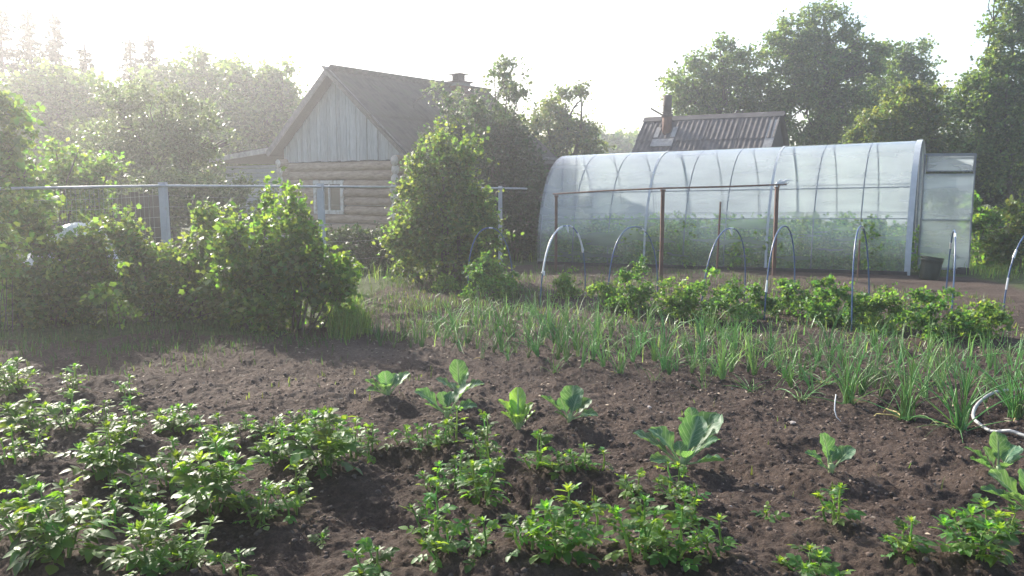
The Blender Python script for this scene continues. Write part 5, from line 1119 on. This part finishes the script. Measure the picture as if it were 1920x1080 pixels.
# rows behind: parallel to the bed
A0 = gp(745, 650); B0 = gp(1905, 780); rd = (B0 - A0)[:2]; RL = np.linalg.norm(rd); rd /= RL; rn = np.array([-rd[1], rd[0]])
fpos = [gp(f[0], f[1])[:2] for f in FRONT]; cnt = 0
ROWN = ['the front row', 'the second row', 'the third row', 'the fourth row', 'the fifth row', 'the sixth row', 'the rear row by the tomatoes', 'x']
_old = ['the front onion row', 'the second onion row', 'the third onion row', 'the fourth onion row', 'the fifth onion row', 'the sixth onion row', 'the rear onion row by the tomato plants', 'the rear onion row by the tomato plants']
def px_of(p):
    c, s = math.cos(PITCH), math.sin(PITCH); d = np.array([p[0], p[1], p[2] - CAMH]); fwd = d[1] * c - d[2] * s; return 960 + F * d[0] / fwd, 540 - F * (d[1] * s + d[2] * c) / fwd
for rw in range(7):
    off = .05 + rw * .33; u = R.uniform(-.3, 0)
    while u < RL + 1.6 and cnt < 282:
        q_ = A0[:2] + rd * u + rn * (off + R.gauss(0, .075)); u += R.uniform(.09, .165) * (1.25 if rw > 3 else 1)
        zz = hz(q_[0], q_[1]); ppx, ppy = px_of((q_[0], q_[1], zz))
        if ppx < 690 or ppx > 1960 or min(np.hypot(*(q_ - f)) for f in fpos) < .15 or R.random() < .08: continue
        if rw >= 5 and ppx > 1000 and R.random() < .3: continue
        zone = 'left' if ppx < 1050 else ('middle' if ppx < 1450 else 'right')
        k_on = R.randrange(14); SZ = 'short' if k_on % 3 == 0 else ('tall' if k_on % 3 == 1 else 'leaning'); o = ob('onion_plant', OM[k_on], None, (q_[0], q_[1], zz - .004), '%s slim onion plant in the %s part of %s' % (SZ, zone, ROWN[rw]), 'onion', '%s slim onions, %s part of %s' % (SZ, zone, ROWN[rw]))
        ln3 = .32 if SZ == 'leaning' else .06; o.rotation_euler = (R.choice((-1, 1)) * ln3 * R.uniform(.6, 1.2), R.uniform(-.1, .1), R.uniform(0, 6.28)); s_ = R.uniform(.62, 1.38) * (.95 if ppx < 1000 else 1.08); s_ *= {'short': .72, 'tall': 1.12, 'leaning': 1.0}[SZ]; o.scale = (s_, s_, s_); cnt += 1

# ------------------------------------------------------------------ hose, litter, clods, stones
hp_ = [(1960, 745), (1905, 752), (1862, 762), (1832, 775), (1824, 788), (1832, 803), (1858, 816), (1892, 826), (1925, 836), (1990, 850)]
P = [gp(*q) for q in hp_]; P = [Vector((p[0], p[1], hz(p[0], p[1]) + .03 + (.03 if i < 4 else 0))) for i, p in enumerate(P)]
fine = []
for i in range(len(P) - 1):
    for s_ in (0, .33, .66): 
        p0 = P[max(0, i - 1)]; p1 = P[i]; p2 = P[i + 1]; p3 = P[min(len(P) - 1, i + 2)]
        fine.append(.5 * ((2 * p1) + (-p0 + p2) * s_ + (2 * p0 - 5 * p1 + 4 * p2 - p3) * s_ ** 2 + (-p0 + 3 * p1 - 3 * p2 + p3) * s_ ** 3))
fine.append(P[-1]); c0_ = fine[len(fine) // 2].copy()
mb = MB().tube([q_ - c0_ for q_ in fine], .0105, 10); o = ob('garden_hose', mb.mesh('garden_hose', [M_hose], True), None, c0_); o['label'] = 'pale flattened garden hose curling in from the right edge'; o['category'] = 'hose'
hp_ = [(1573, 738), (1570, 752), (1566, 766), (1566, 780), (1573, 796)]; P = [gp(*q) for q in hp_]; P = [Vector((p[0], p[1], hz(p[0], p[1]) + (.12, .08, .05, .025, .008)[i])) for i, p in enumerate(P)]
B_ = P[4]; P = [B_ + Vector(v) for v in ((.012, .10, .15), (-.004, .07, .105), (-.014, .045, .06), (-.010, .02, .022), (.012, 0, 0))]; c0_ = B_.copy()
o = ob('dry_stem', MB().tube([q_ - c0_ for q_ in P], [.0035, .004, .004, .003, .002], 6).mesh('dry_stem', [M_film], True), None, c0_); o['label'] = 'curled whitish dry onion stem hanging in front of the thick clump'; o['category'] = 'dry stem'
def lump(seed, r, mat, sub=1):
    import bmesh
    bm = bmesh.new(); bmesh.ops.create_icosphere(bm, subdivisions=sub, radius=1); rs = random.Random(seed)
    for v in bm.verts: v.co *= rs.uniform(.72, 1.2)
    me = bpy.data.meshes.new('stone'); bm.to_mesh(me); bm.free(); me.materials.append(mat); return me
for px, py, s_, lab in ((1487, 793, .022, 'small pale stone right of the biggest cabbage, near the onions'), (1218, 770, .020, 'flat pale chip on the soil above the biggest cabbage'), (1240, 777, .012, 'tiny pale chip right of the flat chip'), (1368, 1000, .012, 'little pale stone near the tiny sprout at the right')):
    p = gp(px, py); o = ob('stone', lump(int(px), 1, M_stone), None, (p[0], p[1], hz(p[0], p[1]) + s_ * .3)); o.scale = (s_ * 1.2, s_, s_ * .55); o.rotation_euler = (0, .1, px); o['label'] = lab; o['category'] = 'stone'; o['group'] = 'loose stones on the soil'
# clods: thousands of crumbs
import bmesh
bm = bmesh.new(); bmesh.ops.create_icosphere(bm, subdivisions=1, radius=1); iv = np.array([v.co[:] for v in bm.verts]); bm.verts.index_update(); iF = np.array([[v.index for v in f.verts] for f in bm.faces]); bm.free()
def crumbs(n_, xr, yr, smin, smax, name, label, mat, flat=.7, mask=None, pw=3.6, long=1.0):
    x = NR.uniform(*xr, n_); y = NR.uniform(*yr, n_) 
    k = softmask(x, y) & (np.abs(x) < y * .66 + .6)
    if mask is not None: k &= mask(x, y)
    x, y = x[k], y[k]; z = height(x, y); n2 = len(x); s = smin + (smax - smin) * NR.rand(n2) ** pw
    V = iv[None] * NR.uniform(.65, 1.25, (n2, len(iv), 1)) * s[:, None, None]
    V[..., 0] *= long; V[..., 2] *= flat; a_ = NR.rand(n2) * 6.28; c, s2 = np.cos(a_)[:, None], np.sin(a_)[:, None]
    X_ = V[..., 0] * c - V[..., 1] * s2; Y_ = V[..., 0] * s2 + V[..., 1] * c; V = np.stack([X_ + x[:, None], Y_ + y[:, None], V[..., 2] + (z + s * .05)[:, None]], -1)
    Fc = (iF[None] + (np.arange(n2) * len(iv))[:, None, None]).reshape(-1, 3)
    ob(name, setmesh(name, V.reshape(-1, 3), Fc, [mat]), label=label, cat='soil crumbs', kind='stuff')
crumbs(14000, (-3.6, 3.9), (2.5, 6.2), .0025, .017, 'soil_crumbs', 'loose soil crumbs and clods over the near garden bed', M_clod)
crumbs(7000, (-5, 7), (6.0, 11), .005, .016, 'soil_crumbs', 'loose soil crumbs further back in the garden', M_clod)
def litter(n_, xr, yr, fmask, name, label):
    x = NR.uniform(*xr, n_); y = NR.uniform(*yr, n_); k = softmask(x, y) & (NR.rand(n_) < fmask(x, y)); x, y = x[k], y[k]; n2 = len(x); z = height(x, y) + .004
    a_ = NR.rand(n2) * 6.28; A = np.stack([np.cos(a_), np.sin(a_), NR.uniform(-.25, .35, n2)], 1); Nn = NR.randn(n2, 3) * .5 + [0, 0, 1]
    V, Fc, var = place(np.stack([x, y, z], 1), A, Nn, .012 + .035 * NR.rand(n2) ** 2, T_LONG); ob(name, setmesh(name, V, Fc, [M_straw], var=var), label=label, cat='litter', kind='stuff')
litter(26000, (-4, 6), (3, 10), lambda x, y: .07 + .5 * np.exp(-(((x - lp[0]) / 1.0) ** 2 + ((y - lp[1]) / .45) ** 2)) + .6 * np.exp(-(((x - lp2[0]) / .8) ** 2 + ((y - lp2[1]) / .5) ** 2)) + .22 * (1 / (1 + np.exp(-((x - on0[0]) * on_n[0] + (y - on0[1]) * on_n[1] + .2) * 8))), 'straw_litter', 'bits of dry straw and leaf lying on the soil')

# ------------------------------------------------------------------ the hazy air
HAZE = .0047
m = bpy.data.materials.new('hazy_air'); m.use_nodes = True; t = m.node_tree; t.nodes.clear(); out = t.nodes.new('ShaderNodeOutputMaterial')
pv = t.nodes.new('ShaderNodeVolumePrincipled'); pv.inputs['Density'].default_value = HAZE; pv.inputs['Color'].default_value = (.95, .96, 1, 1); pv.inputs['Anisotropy'].default_value = .74
t.links.new(pv.outputs[0], out.inputs['Volume'])
o = ob('haze', MB().box((0, 0, 6.0), (250, 250, 16)).mesh('haze', [m]), None, (0, 0, 0), kind='stuff'); o['label'] = 'pale sunlit haze filling the air over the whole garden'; o['category'] = 'haze'
print('tris', sum(len(me.loops) - 2 * len(me.polygons) for me in bpy.data.meshes), 'objects', len(bpy.data.objects))
